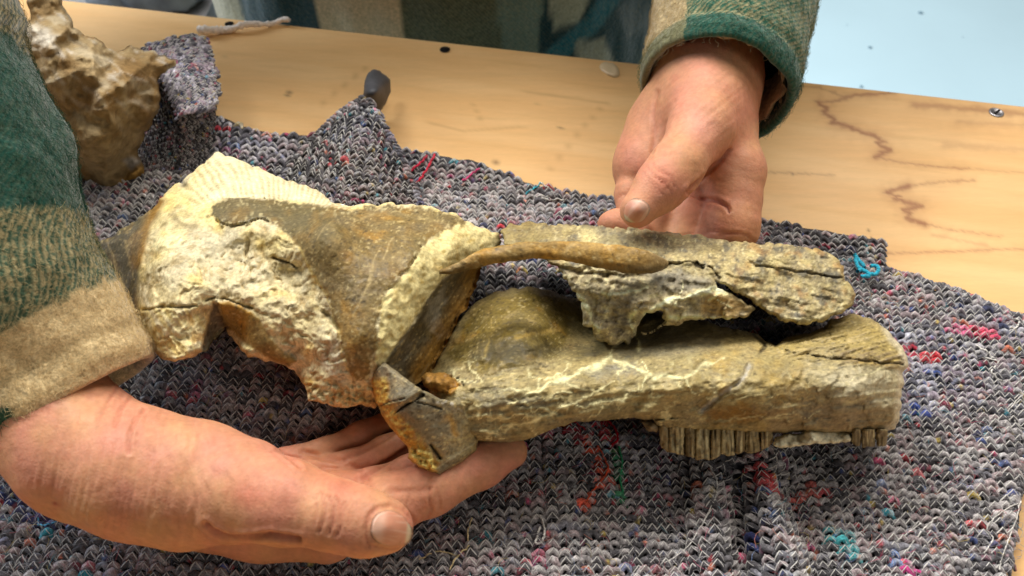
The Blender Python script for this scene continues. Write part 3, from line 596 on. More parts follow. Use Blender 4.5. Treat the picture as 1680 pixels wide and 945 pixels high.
def vein(px, py, pts, wd, wob=5, seed=0.):
    jx = wob*fb3(px, py, .035, 3, seed+3); jy = wob*fb3(px, py, .035, 3, seed+30)
    d = dline(px+jx, py+jy, pts)[0]; w_ = wd*np.clip(.75+1.1*fb3(px, py, .03, 2, seed+60), .15, 2.2); return np.exp(-(d/np.maximum(w_, .5))**2)
def bone(px, py, P, base=BROWN, seed=0., ochre=.5, grey=.5):
    a = fbm(P, 28, 5, off=seed); b = fbm(P, 60, 4, off=seed+9); c = fbm(P, 150, 3, off=seed+5)
    C = mix(np.tile(base, (len(px), 1)), GREY, grey*ss(0, .7, a)); C = mix(C, OCHRE, ochre*ss(.15, .75, b)*.8); C = mix(C, OLIVE, .5*ss(.1, .7, -b))
    C = mix(C, TAN, .35*ss(.25, .8, c)); C = mix(C, DARK, .45*ss(.35, .9, -c+.2*a))
    sp_ = fbm(P*np.array([.7, 1.3, 1.]), 520, 2, off=seed); C = mix(C, lin(206, 184, 128), .6*ss(.45, .75, sp_)); C = mix(C, DARK, .7*ss(.40, .75, -sp_)); w2 = np.abs(fbm(P, 120, 3, off=seed+50)); C = mix(C, lin(196, 172, 116), .45*ss(.05, .0, w2)*ss(0, .5, a))
    return np.clip(C*1.10, 0, .8)
def matrix(px, py, P, seed=0.):
    a = fbm(P, 45, 4, off=seed); b = fbm(P, 130, 3, off=seed+4); C = mix(np.tile(CREAM, (len(px), 1)), PALE, ss(-.2, .6, a)); C = mix(C, YEL, .45*ss(.1, .7, -a)); C = mix(C, lin(186, 170, 128), .6*ss(.2, .8, b)); C = mix(C, lin(150, 128, 88), .5*ss(.45, .9, -b)); return C
skull = empty('fossil_skull', at(800, 650, .03), 'brown and cream fossil skull with broken snout and tooth row, held in both hands', 'fossil')

# ---- cranium: brown domes with broken cream matrix
def cranium():
    ol = [(353, 250), (380, 258), (406, 269), (463, 291), (500, 304), (525, 317), (544, 330), (556, 334), (577, 339), (597, 335), (640, 334), (680, 336), (711, 340), (749, 350), (763, 364), (795, 375), (820, 383), (822, 400), (800, 425), (790, 443), (779, 472), (768, 498), (754, 524), (734, 564), (712, 606), (690, 630), (640, 640), (614, 672), (590, 664), (561, 671), (540, 664), (505, 658), (507, 644), (492, 625), (482, 609), (462, 598), (430, 590), (410, 586), (392, 573), (384, 556), (368, 535), (357, 556), (340, 577), (322, 585), (300, 590), (282, 595), (268, 590), (256, 580), (240, 562), (231, 552), (214, 538), (200, 527), (184, 500), (168, 465), (156, 440), (158, 420), (154, 399), (187, 385), (216, 366), (244, 348), (262, 328), (282, 307), (300, 294), (320, 281)]
    c = [Z(*q) for q in [(353, 251, .052), (440, 282, .054), (540, 330, .062), (344, 334, .074), (425, 327, .078), (540, 340, .082), (640, 336, .074), (711, 342, .072), (762, 364, .070), (815, 385, .062), (600, 400, .094), (500, 370, .092), (680, 385, .087), (610, 480, .092), (580, 560, .084), (600, 615, .070),
        (300, 340, .070), (265, 400, .078), (400, 420, .080), (400, 375, .084), (470, 450, .080), (520, 520, .080), (540, 600, .070), (510, 645, .058), (560, 665, .054), (612, 668, .054), (158, 400, .036), (160, 440, .030), (190, 450, .042), (225, 480, .062), (245, 440, .076), (244, 352, .058), (282, 310, .056), (232, 550, .050),
        (280, 590, .064), (250, 540, .066), (300, 520, .079), (330, 570, .066), (368, 540, .058), (366, 500, .076), (440, 560, .068), (485, 608, .056), (745, 400, .080), (690, 470, .084), (640, 570, .078), (790, 440, .056), (735, 560, .046), (700, 610, .048), (420, 500, .079), (350, 450, .081)]]
    dome = [(344, 334), (372, 325), (425, 326), (477, 331), (540, 338), (577, 346), (597, 338), (640, 337), (711, 343), (749, 353), (762, 366), (724, 380), (693, 403), (684, 420), (673, 438), (650, 462), (627, 488), (622, 524), (618, 558), (614, 592), (604, 620), (584, 626), (571, 606), (561, 575), (551, 534), (536, 488), (510, 443), (490, 407), (478, 392), (453, 370), (430, 357), (406, 365), (380, 370), (358, 366), (340, 354)]
    topf = [(353, 245), (410, 262), (530, 310), (552, 336), (540, 337), (477, 329), (425, 324), (372, 323), (340, 334), (318, 336), (300, 318), (320, 280)]
    strip = [(762, 366), (795, 374), (822, 383), (822, 400), (815, 410), (774, 424), (748, 442), (724, 459), (698, 495), (678, 530), (647, 571), (630, 598), (612, 596), (618, 558), (622, 524), (627, 488), (650, 462), (673, 438), (693, 403), (724, 380)]
    wall = [(830, 400), (774, 424), (748, 442), (724, 459), (698, 495), (678, 530), (647, 571), (630, 598), (660, 650), (740, 640), (850, 420)]
    flank = [(140, 390), (187, 380), (216, 362), (240, 345), (262, 322), (272, 330), (246, 380), (234, 420), (226, 470), (228, 520), (234, 562), (150, 560)]
    lobe = [(236, 560), (232, 512), (262, 500), (300, 504), (330, 490), (352, 488), (346, 520), (336, 560), (330, 584), (284, 600)]
    notch = [(334, 590), (332, 566), (342, 530), (350, 497), (358, 500), (372, 538), (360, 570)]
    under = [(357, 496), (376, 494), (396, 501), (425, 520), (444, 554), (466, 578), (488, 592), (474, 602), (452, 594), (430, 582), (404, 566), (384, 548), (371, 534), (363, 515)]
    def shade(px, py, d, P):
        n1 = fb3(px, py, .03, 4); n2 = fb3(px, py, .09, 4, 7); n3 = fb3(px, py, .02, 3, 20)
        n5 = fb3(px, py, .13, 3, 77); md = pmask(px, py, dome, 2.2, 6*n1+6*n2+2*n5); mt = pmask(px, py, topf, 2, 2*n2); ms = pmask(px, py, strip, 2.5, 4*n1+3*n2)*(1-md); mw = pmask(px, py, wall, 2.2, 1.8*n2+2*n1); mf = pmask(px, py, flank, 6, 4*n1); ml = pmask(px, py, lobe, 3, 3*n2); mn = pmask(px, py, notch, 2.5, 2*n2); mu = pmask(px, py, under, 2.5, 3*n2)
        ms = ms*(1-mw)
        face = (1-md)*(1-mt)*(1-ms)*(1-mw)*(1-mf)*(1-mn)*(1-mu)
        # colours
        C = matrix(px, py, P)
        B = bone(px, py, P, lin(120, 100, 58), 1., .55, .35)
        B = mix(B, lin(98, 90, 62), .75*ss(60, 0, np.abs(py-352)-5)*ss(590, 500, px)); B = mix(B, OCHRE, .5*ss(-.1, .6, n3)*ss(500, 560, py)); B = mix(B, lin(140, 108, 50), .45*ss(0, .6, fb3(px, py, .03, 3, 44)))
        for pts, wd, k in (([(606, 470), (614, 430), (624, 404)], 2.2, .6), ([(628, 425), (640, 400), (646, 392)], 1.8, .6), ([(580, 520), (598, 480), (608, 452)], 2, .5), ([(545, 360), (520, 392)], 1.3, .4), ([(586, 560), (596, 530), (600, 512)], 2, .4), ([(560, 350), (590, 362), (610, 352)], 1.5, .35), ([(655, 352), (700, 360), (740, 366)], 2.5, .25)):
            B = mix(B, TAN*1.05, k*vein(px, py, pts, wd, 3, wd))
        scr = streak(px, py, R_(62), .012, .35, 2, 5); B = mix(B, TAN, .25*ss(.55, .9, scr))
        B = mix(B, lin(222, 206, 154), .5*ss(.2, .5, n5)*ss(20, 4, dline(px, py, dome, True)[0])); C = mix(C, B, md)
        # ridged top facet: fine diverging tool-like ribs
        ang = np.arctan2(py-430, px-455); rib = np.sin(ang*95+5*fb3(px, py, .02, 3))*.5+.5
        T = mix(np.tile(lin(226, 214, 174), (len(px), 1)), lin(188, 172, 128), .8*rib*ss(-.6, .3, n1)); T = mix(T, lin(218, 190, 120), .5*ss(360, 300, px)); C = mix(C, T, mt)
        S_ = mix(np.tile(lin(222, 206, 148), (len(px), 1)), lin(186, 162, 98), ss(0, .7, n2)); S_ = mix(S_, lin(170, 140, 76), .6*ss(.2, .8, n1)); S_ = mix(S_, GREY, .5*ss(800, 825, px)); C = mix(C, S_, ms)
        Wc = bone(px, py, P, lin(92, 82, 58), 5., .3, .6); Wc = mix(Wc, lin(168, 162, 146), .7*vein(px, py, [(722, 480), (712, 520), (716, 556)], 12, 8, 2.)); Wc = mix(Wc, OCHRE*.8, .7*ss(40, 8, dline(px, py, [(800, 430), (776, 490), (750, 530), (700, 610)])[0]-10*n1)); Wc = mix(Wc, DARK, .6*ss(.1, .7, streak(px, py, R_(-58), .02, .12, 3, 8))); C = mix(C, Wc, mw)
        Fc = bone(px, py, P, lin(96, 88, 64), 8., .35, .5); Fc = mix(Fc, OCHRE, .6*ss(24, 0, np.abs(dline(px, py, [(262, 330), (246, 380), (232, 430)])[0])))
        for pts in ([(176, 395), (186, 430), (194, 450)], [(160, 446), (180, 455), (196, 460), (206, 472)], [(205, 395), (214, 430), (220, 460)]): Fc = mix(Fc, TAN, .75*vein(px, py, pts, 1.6, 3))
        C = mix(C, Fc, mf)
        Lc = mix(C, lin(228, 206, 128), .5*ss(-.2, .5, streak(px, py, R_(60), .02, .14, 3))); Lc = mix(Lc, OCHRE*1.15, .55*ss(.1, .6, n1)*ss(285, 320, px)); C = mix(C, Lc, ml*(1-mn))
        C = mix(C, bone(px, py, P, lin(112, 102, 82), 3., .1, .7), mn); C = mix(C, bone(px, py, P, lin(138, 112, 58), 6., .7, .25), mu)
        # pale, yellow and grey clouds of the broken face
        C = mix(C, lin(214, 204, 172), face*.5*pmask(px, py, [(290, 420), (350, 390), (420, 410), (440, 470), (380, 500), (320, 490)], 22)); C = mix(C, lin(236, 206, 118), face*.55*ss(.1, .7, n3)); C = mix(C, lin(150, 128, 86), face*.5*ss(.25, .8, fb3(px, py, .045, 4, 71)))
        C = mix(C, lin(120, 104, 78), face*.6*vein(px, py, [(276, 352), (300, 366), (320, 372)], 6, 5, 4.)); C = mix(C, lin(244, 232, 180), face*.8*pmask(px, py, [(238, 408), (262, 388), (300, 386), (296, 400), (262, 414)], 3))
        # dark pit line below the dome rim, small holes
        pit = vein(px, py, [(448, 422), (462, 428), (478, 432), (488, 440)], 3.2, 3, 6.); pit2 = vein(px, py, [(338, 494), (352, 488), (368, 490), (395, 500), (414, 506)], 2.0, 2, 7.); pit3 = vein(px, py, [(530, 512), (546, 524), (554, 540)], 3, 3, 8.); pit4 = np.exp(-(((px-303)/6)**2+((py-304)/5)**2)); pit5 = vein(px, py, [(354, 362), (376, 372), (402, 368), (424, 358), (440, 366)], 1.6, 3, 9.); pit6 = vein(px, py, [(236, 508), (262, 503), (300, 505), (322, 500)], 2.2, 3, 11.)
        rimL = vein(px, py, [(490, 407), (510, 443), (536, 488), (551, 534), (561, 575), (571, 606)], 2, 3, 12.); C = mix(C, lin(210, 186, 116), .8*rimL)
        dk = np.clip(pit+.8*pit2+.6*pit3+pit4*.9+.55*pit5+.7*pit6, 0, 1); C = mix(C, lin(58, 46, 30), dk*.85)
        # broken stepped rim along the bottom
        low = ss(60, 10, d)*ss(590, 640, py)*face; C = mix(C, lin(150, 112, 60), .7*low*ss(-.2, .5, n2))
        C = mix(C, lin(206, 160, 60), .6*np.exp(-(((px-505)/16)**2+((py-628)/12)**2)))
        an = np.arctan2(py-300, px-340)+.25*n3; rd_ = np.hypot(px-340, py-300); fr = fbm(np.c_[an*22, rd_*.03, px*0], 1, 4)*ss(60, 160, rd_)
        grit = ss(.25, .6, fbm(P, 170, 3, off=40.)); C = mix(C, lin(164, 142, 98), face*.55*grit); C = mix(C, lin(170, 142, 92), face*.65*ss(.1, .55, -fr))
        # relief
        rough = ridge(P, 55, 4, 3.); lumps = fbm(P, 70, 4, off=11.)
        dd = face*(.0016*lumps+.0015*fr+.0010*rough+.0008*fbm(P, 190, 3, off=31.)+.0030*crystal(px, py, 44, 14)-.0016)+ml*.0010*streak(px, py, R_(62), .03, .2, 4)+mt*(.0022*(rib-.5)-.0004+.0008*n2)
        dd += ms*(.0010*fbm(P, 90, 4, off=2.)+.0016*crystal(px, py, 18, 41)+.0006*crystal(px, py, 8, 42)+.0004)+mw*(-.013*ss(0, 26, sdp(px, py, wall))+.0022*streak(px, py, R_(-55), .03, .12, 4))+md*(.0009*fbm(P, 40, 3)+.00025*fbm(P, 200, 3)+.0008)
        dd += mf*(.001*n1+.0006*n2)-.0045*dk+mn*(-.008)+mu*(.0014*np.sin(np.clip(sdp(px, py, under), 0, 14)/14*1.57))
        bx = [(440, 372), (500, 398), (488, 432), (452, 428), (428, 402)]; dd += face*.0022*pmask(px, py, bx, 10)-face*.003*vein(px, py, [(408, 396), (402, 420), (412, 446)], 4, 4, 3.)
        dd += low*.003*(fb3(px, py, .12, 3, 2)-.2)
        fh, fe = flakes(P, 30, 2.); dd += md*.0011*fh; C = mix(C, lin(84, 70, 44), md*.28*fe); dd += face*(.0004*facets(P, 150, 3.)+.0010*crystal(px, py, 17, 11)+.0004*crystal(px, py, 7, 12))
        return dd, np.c_[C, np.clip(md+mu+mf+mw*.7, 0, 1)]
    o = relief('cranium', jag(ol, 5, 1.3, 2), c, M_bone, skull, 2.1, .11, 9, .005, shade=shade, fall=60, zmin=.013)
    return o
cranium()

# ---- long lower bone of the snout
VEINS = [([(826, 668), (850, 655), (873, 645), (920, 622), (976, 600), (1003, 588)], 4.2, .9), ([(780, 640), (830, 636), (870, 640)], 2, .5), ([(1003, 588), (1030, 596), (1059, 612), (1085, 618), (1122, 620)], 3.2, .8), ([(1055, 590), (1062, 610), (1050, 640), (1020, 655), (985, 662)], 2.6, .7), ([(1122, 620), (1136, 640), (1160, 655), (1180, 652)], 3, .75),
         ([(790, 712), (830, 700), (870, 690), (905, 680), (940, 665), (985, 660)], 3, .8), ([(800, 690), (850, 682), (880, 672), (910, 676)], 2.4, .7), ([(905, 680), (925, 668), (950, 662), (960, 650), (990, 640), (1010, 620)], 2.2, .6), ([(920, 622), (950, 640), (985, 640)], 2, .5), ([(1003, 588), (1010, 560), (1040, 548), (1050, 580)], 2.4, .6), ([(860, 668), (885, 655), (905, 650), (940, 640)], 1.8, .6), ([(1122, 620), (1150, 600), (1190, 590)], 2.4, .45), ([(1290, 605), (1310, 625), (1330, 650)], 3, .45), ([(1370, 640), (1400, 620), (1440, 610)], 4, .5), ([(1390, 660), (1420, 650), (1478, 640)], 3, .4), ([(1180, 690), (1240, 684), (1300, 688)], 2.2, .45), ([(1270, 690), (1300, 676), (1330, 690), (1345, 672)], 2, .5), ([(1240, 660), (1280, 668), (1330, 664)], 1.8, .35)]
def snout():
    ol = [(700, 628), (712, 604), (734, 562), (748, 530), (768, 508), (782, 494), (808, 480), (840, 473), (866, 471), (905, 476), (938, 490), (975, 494), (1050, 504), (1130, 522), (1213, 541), (1240, 548), (1256, 560), (1272, 566), (1290, 552), (1330, 546), (1352, 536), (1362, 524), (1400, 514), (1432, 526), (1450, 536), (1465, 552), (1478, 566), (1486, 580), (1490, 601), (1480, 612), (1484, 630), (1478, 644), (1480, 660), (1476, 690), (1470, 705), (1432, 710), (1350, 711), (1269, 710), (1200, 708), (1153, 706), (1083, 702), (1068, 690), (1040, 686), (1004, 688), (943, 692), (915, 700), (896, 709), (864, 722), (827, 726), (780, 724), (740, 690), (710, 660)]
    c = [Z(*q) for q in [(720, 600, .046), (760, 530, .046), (800, 488, .046), (865, 474, .044), (930, 494, .030), (830, 540, .062), (880, 530, .058), (780, 590, .058), (950, 545, .036), (1010, 535, .030), (1000, 575, .050), (900, 590, .060), (740, 640, .058), (850, 650, .068), (950, 630, .069), (1100, 600, .069), (1250, 615, .069), (1400, 605, .066), (1484, 601, .058), (780, 722, .047), (900, 704, .053), (1050, 684, .052), (1153, 703, .046), (1300, 708, .044), (1400, 708, .044), (1475, 690, .045), (1050, 505, .026), (1130, 522, .034), (1213, 541, .048), (1290, 556, .054), (1360, 530, .050), (1432, 530, .052), (1465, 556, .054), (1150, 560, .056), (1350, 575, .062), (1090, 655, .064), (1250, 665, .062), (1400, 660, .059), (960, 670, .060), (840, 700, .054)]]
    dom = [(734, 580), (768, 510), (810, 482), (866, 474), (905, 482), (930, 510), (940, 550), (900, 590), (840, 604), (770, 612)]
    end = [(1268, 572), (1300, 552), (1362, 530), (1400, 518), (1440, 535), (1470, 560), (1486, 584), (1486, 606), (1430, 600), (1360, 592), (1300, 590)]
    def shade(px, py, d, P):
        n1 = fb3(px, py, .03, 4, 3); n2 = fb3(px, py, .09, 4, 9); st = streak(px, py, R_(-8), .012, .09, 4, 2.); st2 = streak(px, py, R_(-14), .02, .2, 3, 6.)
        C = bone(px, py, P, lin(152, 136, 90), 11., .25, .55)
        C = mix(C, lin(176, 156, 104), .6*ss(-.1, .6, st)); C = mix(C, lin(120, 112, 90), .6*ss(.1, .7, -st)*ss(1300, 900, px))
        md = pmask(px, py, dom, 10, 8*n1); D_ = bone(px, py, P, lin(116, 98, 44), 13., .7, .2); D_ = mix(D_, lin(66, 60, 42), .8*pmask(px, py, [(770, 590), (800, 560), (850, 556), (900, 566), (920, 580), (880, 592), (820, 596)], 14, 8*n2)); D_ = mix(D_, lin(176, 150, 80), .5*vein(px, py, [(796, 584), (800, 552), (812, 540), (806, 524)], 3, 5)); D_ = mix(D_, lin(170, 140, 70), .6*vein(px, py, [(850, 552), (880, 546), (920, 542)], 4, 8)); D_ = mix(D_, lin(176, 150, 84), .4*vein(px, py, [(876, 482), (884, 500), (896, 516)], 2, 4)); C = mix(C, D_, md)
        C = mix(C, lin(172, 140, 66), .6*pmask(px, py, [(1150, 560), (1260, 590), (1330, 610), (1300, 690), (1180, 690), (1140, 640)], 40, 20*n1)*ss(-.3, .5, n1)); C = mix(C, lin(134, 96, 36), .75*pmask(px, py, [(1150, 672), (1210, 664), (1260, 676), (1240, 694), (1170, 696)], 9, 8*n2)); C = mix(C, lin(196, 186, 158), .55*pmask(px, py, [(1330, 610), (1480, 590), (1480, 670), (1400, 676)], 26, 16*n1))
        C = mix(C, lin(150, 128, 96), .55*pmask(px, py, [(1260, 664), (1470, 664), (1470, 712), (1260, 712)], 12, 10*n2)); C = mix(C, lin(112, 92, 70), .6*ss(.1, .7, fb3(px, py, .07, 3, 15))*pmask(px, py, [(1230, 660), (1350, 668), (1350, 710), (1230, 710)], 12))
        me_ = pmask(px, py, end, 5, 6*n1); E_ = mix(bone(px, py, P, lin(158, 138, 82), 15., .3, .4), lin(186, 166, 120), .5*ss(0, .6, st2)); E_ = mix(E_, lin(128, 110, 82), .8*pmask(px, py, [(1380, 572), (1440, 568), (1488, 580), (1484, 606), (1420, 600), (1370, 592)], 4, 5*n2)*ss(-.4, .3, st2)); C = mix(C, E_, me_)
        C = mix(C, lin(112, 108, 94), .6*pmask(px, py, [(990, 560), (1100, 540), (1190, 548), (1180, 572), (1080, 590), (1010, 590)], 14, 10*n1)); C = mix(C, lin(110, 106, 92), .6*pmask(px, py, [(780, 650), (880, 650), (900, 664), (800, 680)], 9, 9*n2)); C = mix(C, lin(126, 124, 112), .55*pmask(px, py, [(960, 605), (1040, 590), (1050, 612), (980, 626)], 8, 9*n2))
        vv = px*0
        for i, (pts, wd, k) in enumerate(VEINS): m = min(1, k*(1.5 if pts[0][0] < 1130 else 1.1))*vein(px, py, pts, wd*(.9 if pts[0][0] < 1130 else .7), 8, i*3.); vv = np.maximum(vv, m)
        fine = cell(np.c_[px+9*n1, py+9*n2, px*0]*np.array([.6, 1, 1])+13, .03); net = ss(.07, .01, fine[1]-fine[0])*ss(-.2, .3, fb3(px, py, .02, 2, 33))*ss(1240, 1080, px)*ss(575, 610, py); vv = np.maximum(vv, .75*net)
        C = mix(C, lin(236, 226, 172), vv)
        # groove scar, crack and open edge
        gp = [(1229, 600), (1226, 612), (1208, 630), (1180, 650), (1150, 676)]; gd = dline(px+2*n2, py+2*n1, gp)[0]; C = mix(C, lin(176, 170, 158), .75*np.exp(-((gd-.5)/3.6)**2)*ss(-.6, .1, n2)); C = mix(C, lin(84, 72, 54), .4*np.exp(-((gd-6)/1.6)**2))
        ck = vein(px, py, [(1236, 548), (1250, 560), (1256, 568), (1248, 577)], 2.6, 3, 4.); ck2 = vein(px, py, [(1060, 690), (1080, 688), (1112, 686)], 1.8, 2, 5.); ck3 = vein(px, py, [(1290, 576), (1340, 586), (1400, 590), (1480, 598)], 1.6, 3, 6.); ck4 = vein(px, py, [(700, 622), (730, 618), (752, 622), (760, 634)], 3, 3, 6.)
        dk = np.clip(ck+ck2+.8*ck3+.7*ck4, 0, 1); C = mix(C, lin(52, 44, 32), .9*dk)
        och = pmask(px, py, [(690, 626), (706, 612), (740, 616), (756, 632), (740, 648), (706, 640)], 3, 4*n2); C = mix(C, mix(np.tile(OCHRE*.95, (len(px), 1)), lin(120, 84, 30), ss(0, .6, n2)), och)
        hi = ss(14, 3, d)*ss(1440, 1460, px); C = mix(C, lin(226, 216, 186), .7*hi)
        dd = .0014*fbm(P, 45, 4, off=3.)+.0007*fbm(P, 130, 3)+.0009*st+.0006*vv-.004*dk-.0010*np.exp(-(gd/4)**2)+.0005*np.exp(-((gd-7)/3)**2)+me_*.0016*ss(-.3, .4, st2)
        plates = cell(np.c_[px*.5+12*n1, py+8*n2, px*0]+31, .022); dd += .0011*((plates[2] % 7)/7-.5)*ss(1280, 1180, px)*ss(600, 640, py)*ss(.02, .09, plates[1]-plates[0])
        dd += .003*och*ss(-.2, .5, n2)+.0012*ss(.1, .2, fb3(px, py, .02, 3, 90))*ss(1240, 1280, px)
        fh, fe = flakes(P*np.array([.6, 1.4, 1.2]), 34, 5.); dd += .0024*fh*(1-.5*md); C = mix(C, lin(92, 76, 48), .32*fe); C = mix(C, lin(208, 192, 134), .35*np.roll(fe, 1)*ss(0, .5, n1)); dd += (.0012*crystal(px*.6, py, 20, 31)+.0006*crystal(px*.7, py, 10, 32))*ss(1330, 1150, px)
        return dd, np.c_[C, np.clip(1-.8*vv, 0, 1)]
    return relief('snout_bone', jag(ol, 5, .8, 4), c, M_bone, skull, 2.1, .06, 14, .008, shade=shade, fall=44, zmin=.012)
snout()

# ---- upper nasal plate with the hooked broken process below it
def plate():
    ol = [(822, 384), (824, 374), (832, 367), (862, 365), (896, 367), (966, 369), (1000, 372), (1036, 375), (1080, 379), (1125, 384), (1199, 394), (1246, 398), (1300, 403), (1339, 408), (1360, 414), (1374, 421), (1384, 438), (1388, 459), (1397, 470), (1404, 484), (1402, 496), (1397, 504), (1376, 517), (1356, 526), (1339, 529), (1320, 533), (1297, 530), (1280, 524), (1264, 517), (1248, 506), (1232, 494), (1218, 484), (1200, 476), (1186, 466), (1171, 459), (1178, 470), (1200, 484), (1222, 496), (1239, 505), (1227, 517), (1199, 526), (1170, 524), (1143, 524), (1106, 533), (1069, 546), (1058, 549), (1050, 548), (1044, 540), (1041, 552), (1031, 564), (1008, 569), (992, 562), (976, 557), (971, 541), (958, 534), (955, 522), (956, 508), (952, 498), (944, 482), (934, 466), (926, 456), (918, 442), (900, 430), (870, 420), (850, 406), (827, 400)]
    hole = [(1044, 540), (1052, 524), (1060, 514), (1074, 513), (1083, 509), (1088, 512), (1086, 520), (1092, 526), (1074, 540), (1058, 548)]
    hole2 = [(1138, 432), (1144, 428), (1150, 436), (1156, 438), (1154, 442), (1140, 438)]
    c = [Z(*q) for q in [(822, 384, .066), (860, 366, .062), (900, 392, .074), (966, 370, .068), (1000, 400, .078), (1125, 386, .070), (1130, 410, .077), (1246, 400, .068), (1250, 430, .075), (1370, 425, .066), (1400, 484, .064), (1320, 530, .066), (1280, 500, .070), (1230, 480, .074), (1150, 445, .079), (1050, 460, .080), (960, 470, .074), (925, 450, .074), (950, 505, .068), (1000, 560, .054), (1036, 555, .054), (1000, 510, .070), (1060, 490, .078), (1100, 520, .070), (1160, 515, .070), (1235, 506, .070), (1060, 545, .060), (1180, 480, .078)]]
    def shade(px, py, d, P):
        n1 = fb3(px, py, .03, 4, 5); n2 = fb3(px, py, .10, 4, 19); st = streak(px, py, R_(10), .012, .1, 4, 4.); n4 = fb3(px, py, .05, 4, 55)
        C = bone(px, py, P, lin(164, 148, 106), 21., .25, .6); C = mix(C, lin(190, 172, 116), .7*ss(0, .5, n4)); C = mix(C, lin(98, 94, 82), .8*ss(.1, .5, -n4)); C = mix(C, lin(222, 208, 158), .55*ss(.25, .5, fb3(px, py, .13, 3, 61))); C = mix(C, lin(172, 126, 66), .5*ss(.1, .6, fb3(px, py, .04, 3, 88))*ss(1150, 1260, px)); C = mix(C, lin(128, 108, 60), .6*ss(960, 860, px)); C = mix(C, lin(206, 190, 130), .5*pmask(px, py, [(950, 372), (975, 372), (985, 396), (960, 400)], 6, 4*n2))
        C = mix(C, lin(112, 104, 84), .5*pmask(px, py, [(970, 372), (1120, 386), (1200, 400), (1120, 412), (990, 398)], 10, 9*n1)); fleck = ss(.3, .5, fb3(px, py, .16, 2, 3)); C = mix(C, lin(222, 208, 156), .6*fleck*pmask(px, py, [(985, 374), (1100, 384), (1200, 400), (1100, 408)], 9))
        hook = pmask(px, py, [(915, 440), (1090, 440), (1165, 456), (1190, 476), (1240, 506), (1200, 530), (1060, 552), (1000, 572), (950, 520)], 8, 6*n1); H = bone(px, py, P, lin(140, 128, 98), 25., .2, .6); H = mix(H, lin(218, 206, 156), .55*ss(0, .5, n2)); H = mix(H, lin(112, 106, 92), .75*pmask(px, py, [(1060, 450), (1130, 440), (1165, 460), (1150, 478), (1090, 480)], 9, 8*n2)); H = mix(H, lin(158, 124, 62), .7*pmask(px, py, [(1150, 490), (1185, 478), (1232, 504), (1200, 522), (1150, 514)], 6, 5*n2)); H = mix(H, lin(104, 92, 72), .7*pmask(px, py, [(1010, 490), (1040, 486), (1036, 530), (1010, 556), (1000, 520)], 6, 6*n2)); C = mix(C, H, hook)
        vv = px*0
        for i, (pts, wd, k) in enumerate((([(1095, 494), (1130, 486), (1170, 476), (1186, 478)], 6, 1), ([(1118, 460), (1116, 486), (1108, 500)], 3, .8), ([(990, 480), (1010, 484), (1040, 476), (1062, 470)], 5, .8), ([(944, 478), (960, 500), (975, 530), (985, 545)], 7, .7), ([(1040, 510), (1030, 530), (1040, 545)], 5, .7), ([(1100, 520), (1150, 520), (1200, 522)], 4, .7), ([(1060, 516), (1090, 500), (1100, 494)], 6, .8), ([(1165, 468), (1178, 482), (1162, 494)], 3, .6), ([(1170, 490), (1200, 506)], 1.5, .7), ([(1196, 494), (1188, 516)], 1.5, .5), ([(1290, 520), (1330, 528), (1400, 498)], 4, .55))): vv = np.maximum(vv, k*vein(px, py, pts, wd*.85, 5, i*2.))
        C = mix(C, lin(236, 224, 172), vv)
        ck = vein(px, py, [(1240, 436), (1290, 442), (1330, 448), (1388, 457)], 1.5, 3, 3.); ck2 = vein(px, py, [(1090, 432), (1130, 430), (1170, 440), (1180, 456)], 2.2, 4, 5.); hl = pmask(px, py, hole2, 1.2); ck3 = vein(px, py, [(905, 436), (950, 446), (1020, 452), (1070, 448), (1096, 436)], 5, 4, 8.)
        dk = np.clip(.8*ck+.7*ck2+hl+.55*ck3, 0, 1); C = mix(C, lin(56, 46, 32), .85*dk)
        dd = .0018*fbm(P, 60, 4, off=5.)+.0010*fbm(P, 160, 3)+.0009*st-.0035*dk+.0012*vv+hook*(.0016*fbm(P, 90, 4, off=8.)-.0008)
        lay = pmask(px, py, [(1200, 400), (1380, 430), (1388, 458), (1330, 448), (1240, 436)], 2, 3*n2); dd += .0014*lay
        fh, fe = flakes(P*np.array([.6, 1.3, 1.2]), 40, 8.); dd += .0030*fh+.0009*crystal(px*.6, py, 18, 51)+.0005*crystal(px*.7, py, 9, 52); C = mix(C, lin(84, 70, 46), .45*fe); C = mix(C, np.clip(C*1.35+.02, 0, .75), hook*.9); dd += hook*(.0008*facets(P, 120, 6.)+.0020*crystal(px, py, 20, 21)+.0010*crystal(px, py, 9, 22)+.0012*fbm(P, 220, 3))
        return dd, np.c_[C, np.clip(1-.7*vv-.4*hook, 0, 1)]
    return relief('nasal_plate', jag(ol, 4, 1.5, 6), c, M_bone, skull, 1.9, .075, 7, .0035, holes=(jag(hole, 3, .5, 2),), shade=shade, fall=34, zmin=.013)  # unseen back deepened down to the cloth to block light from behind
plate()

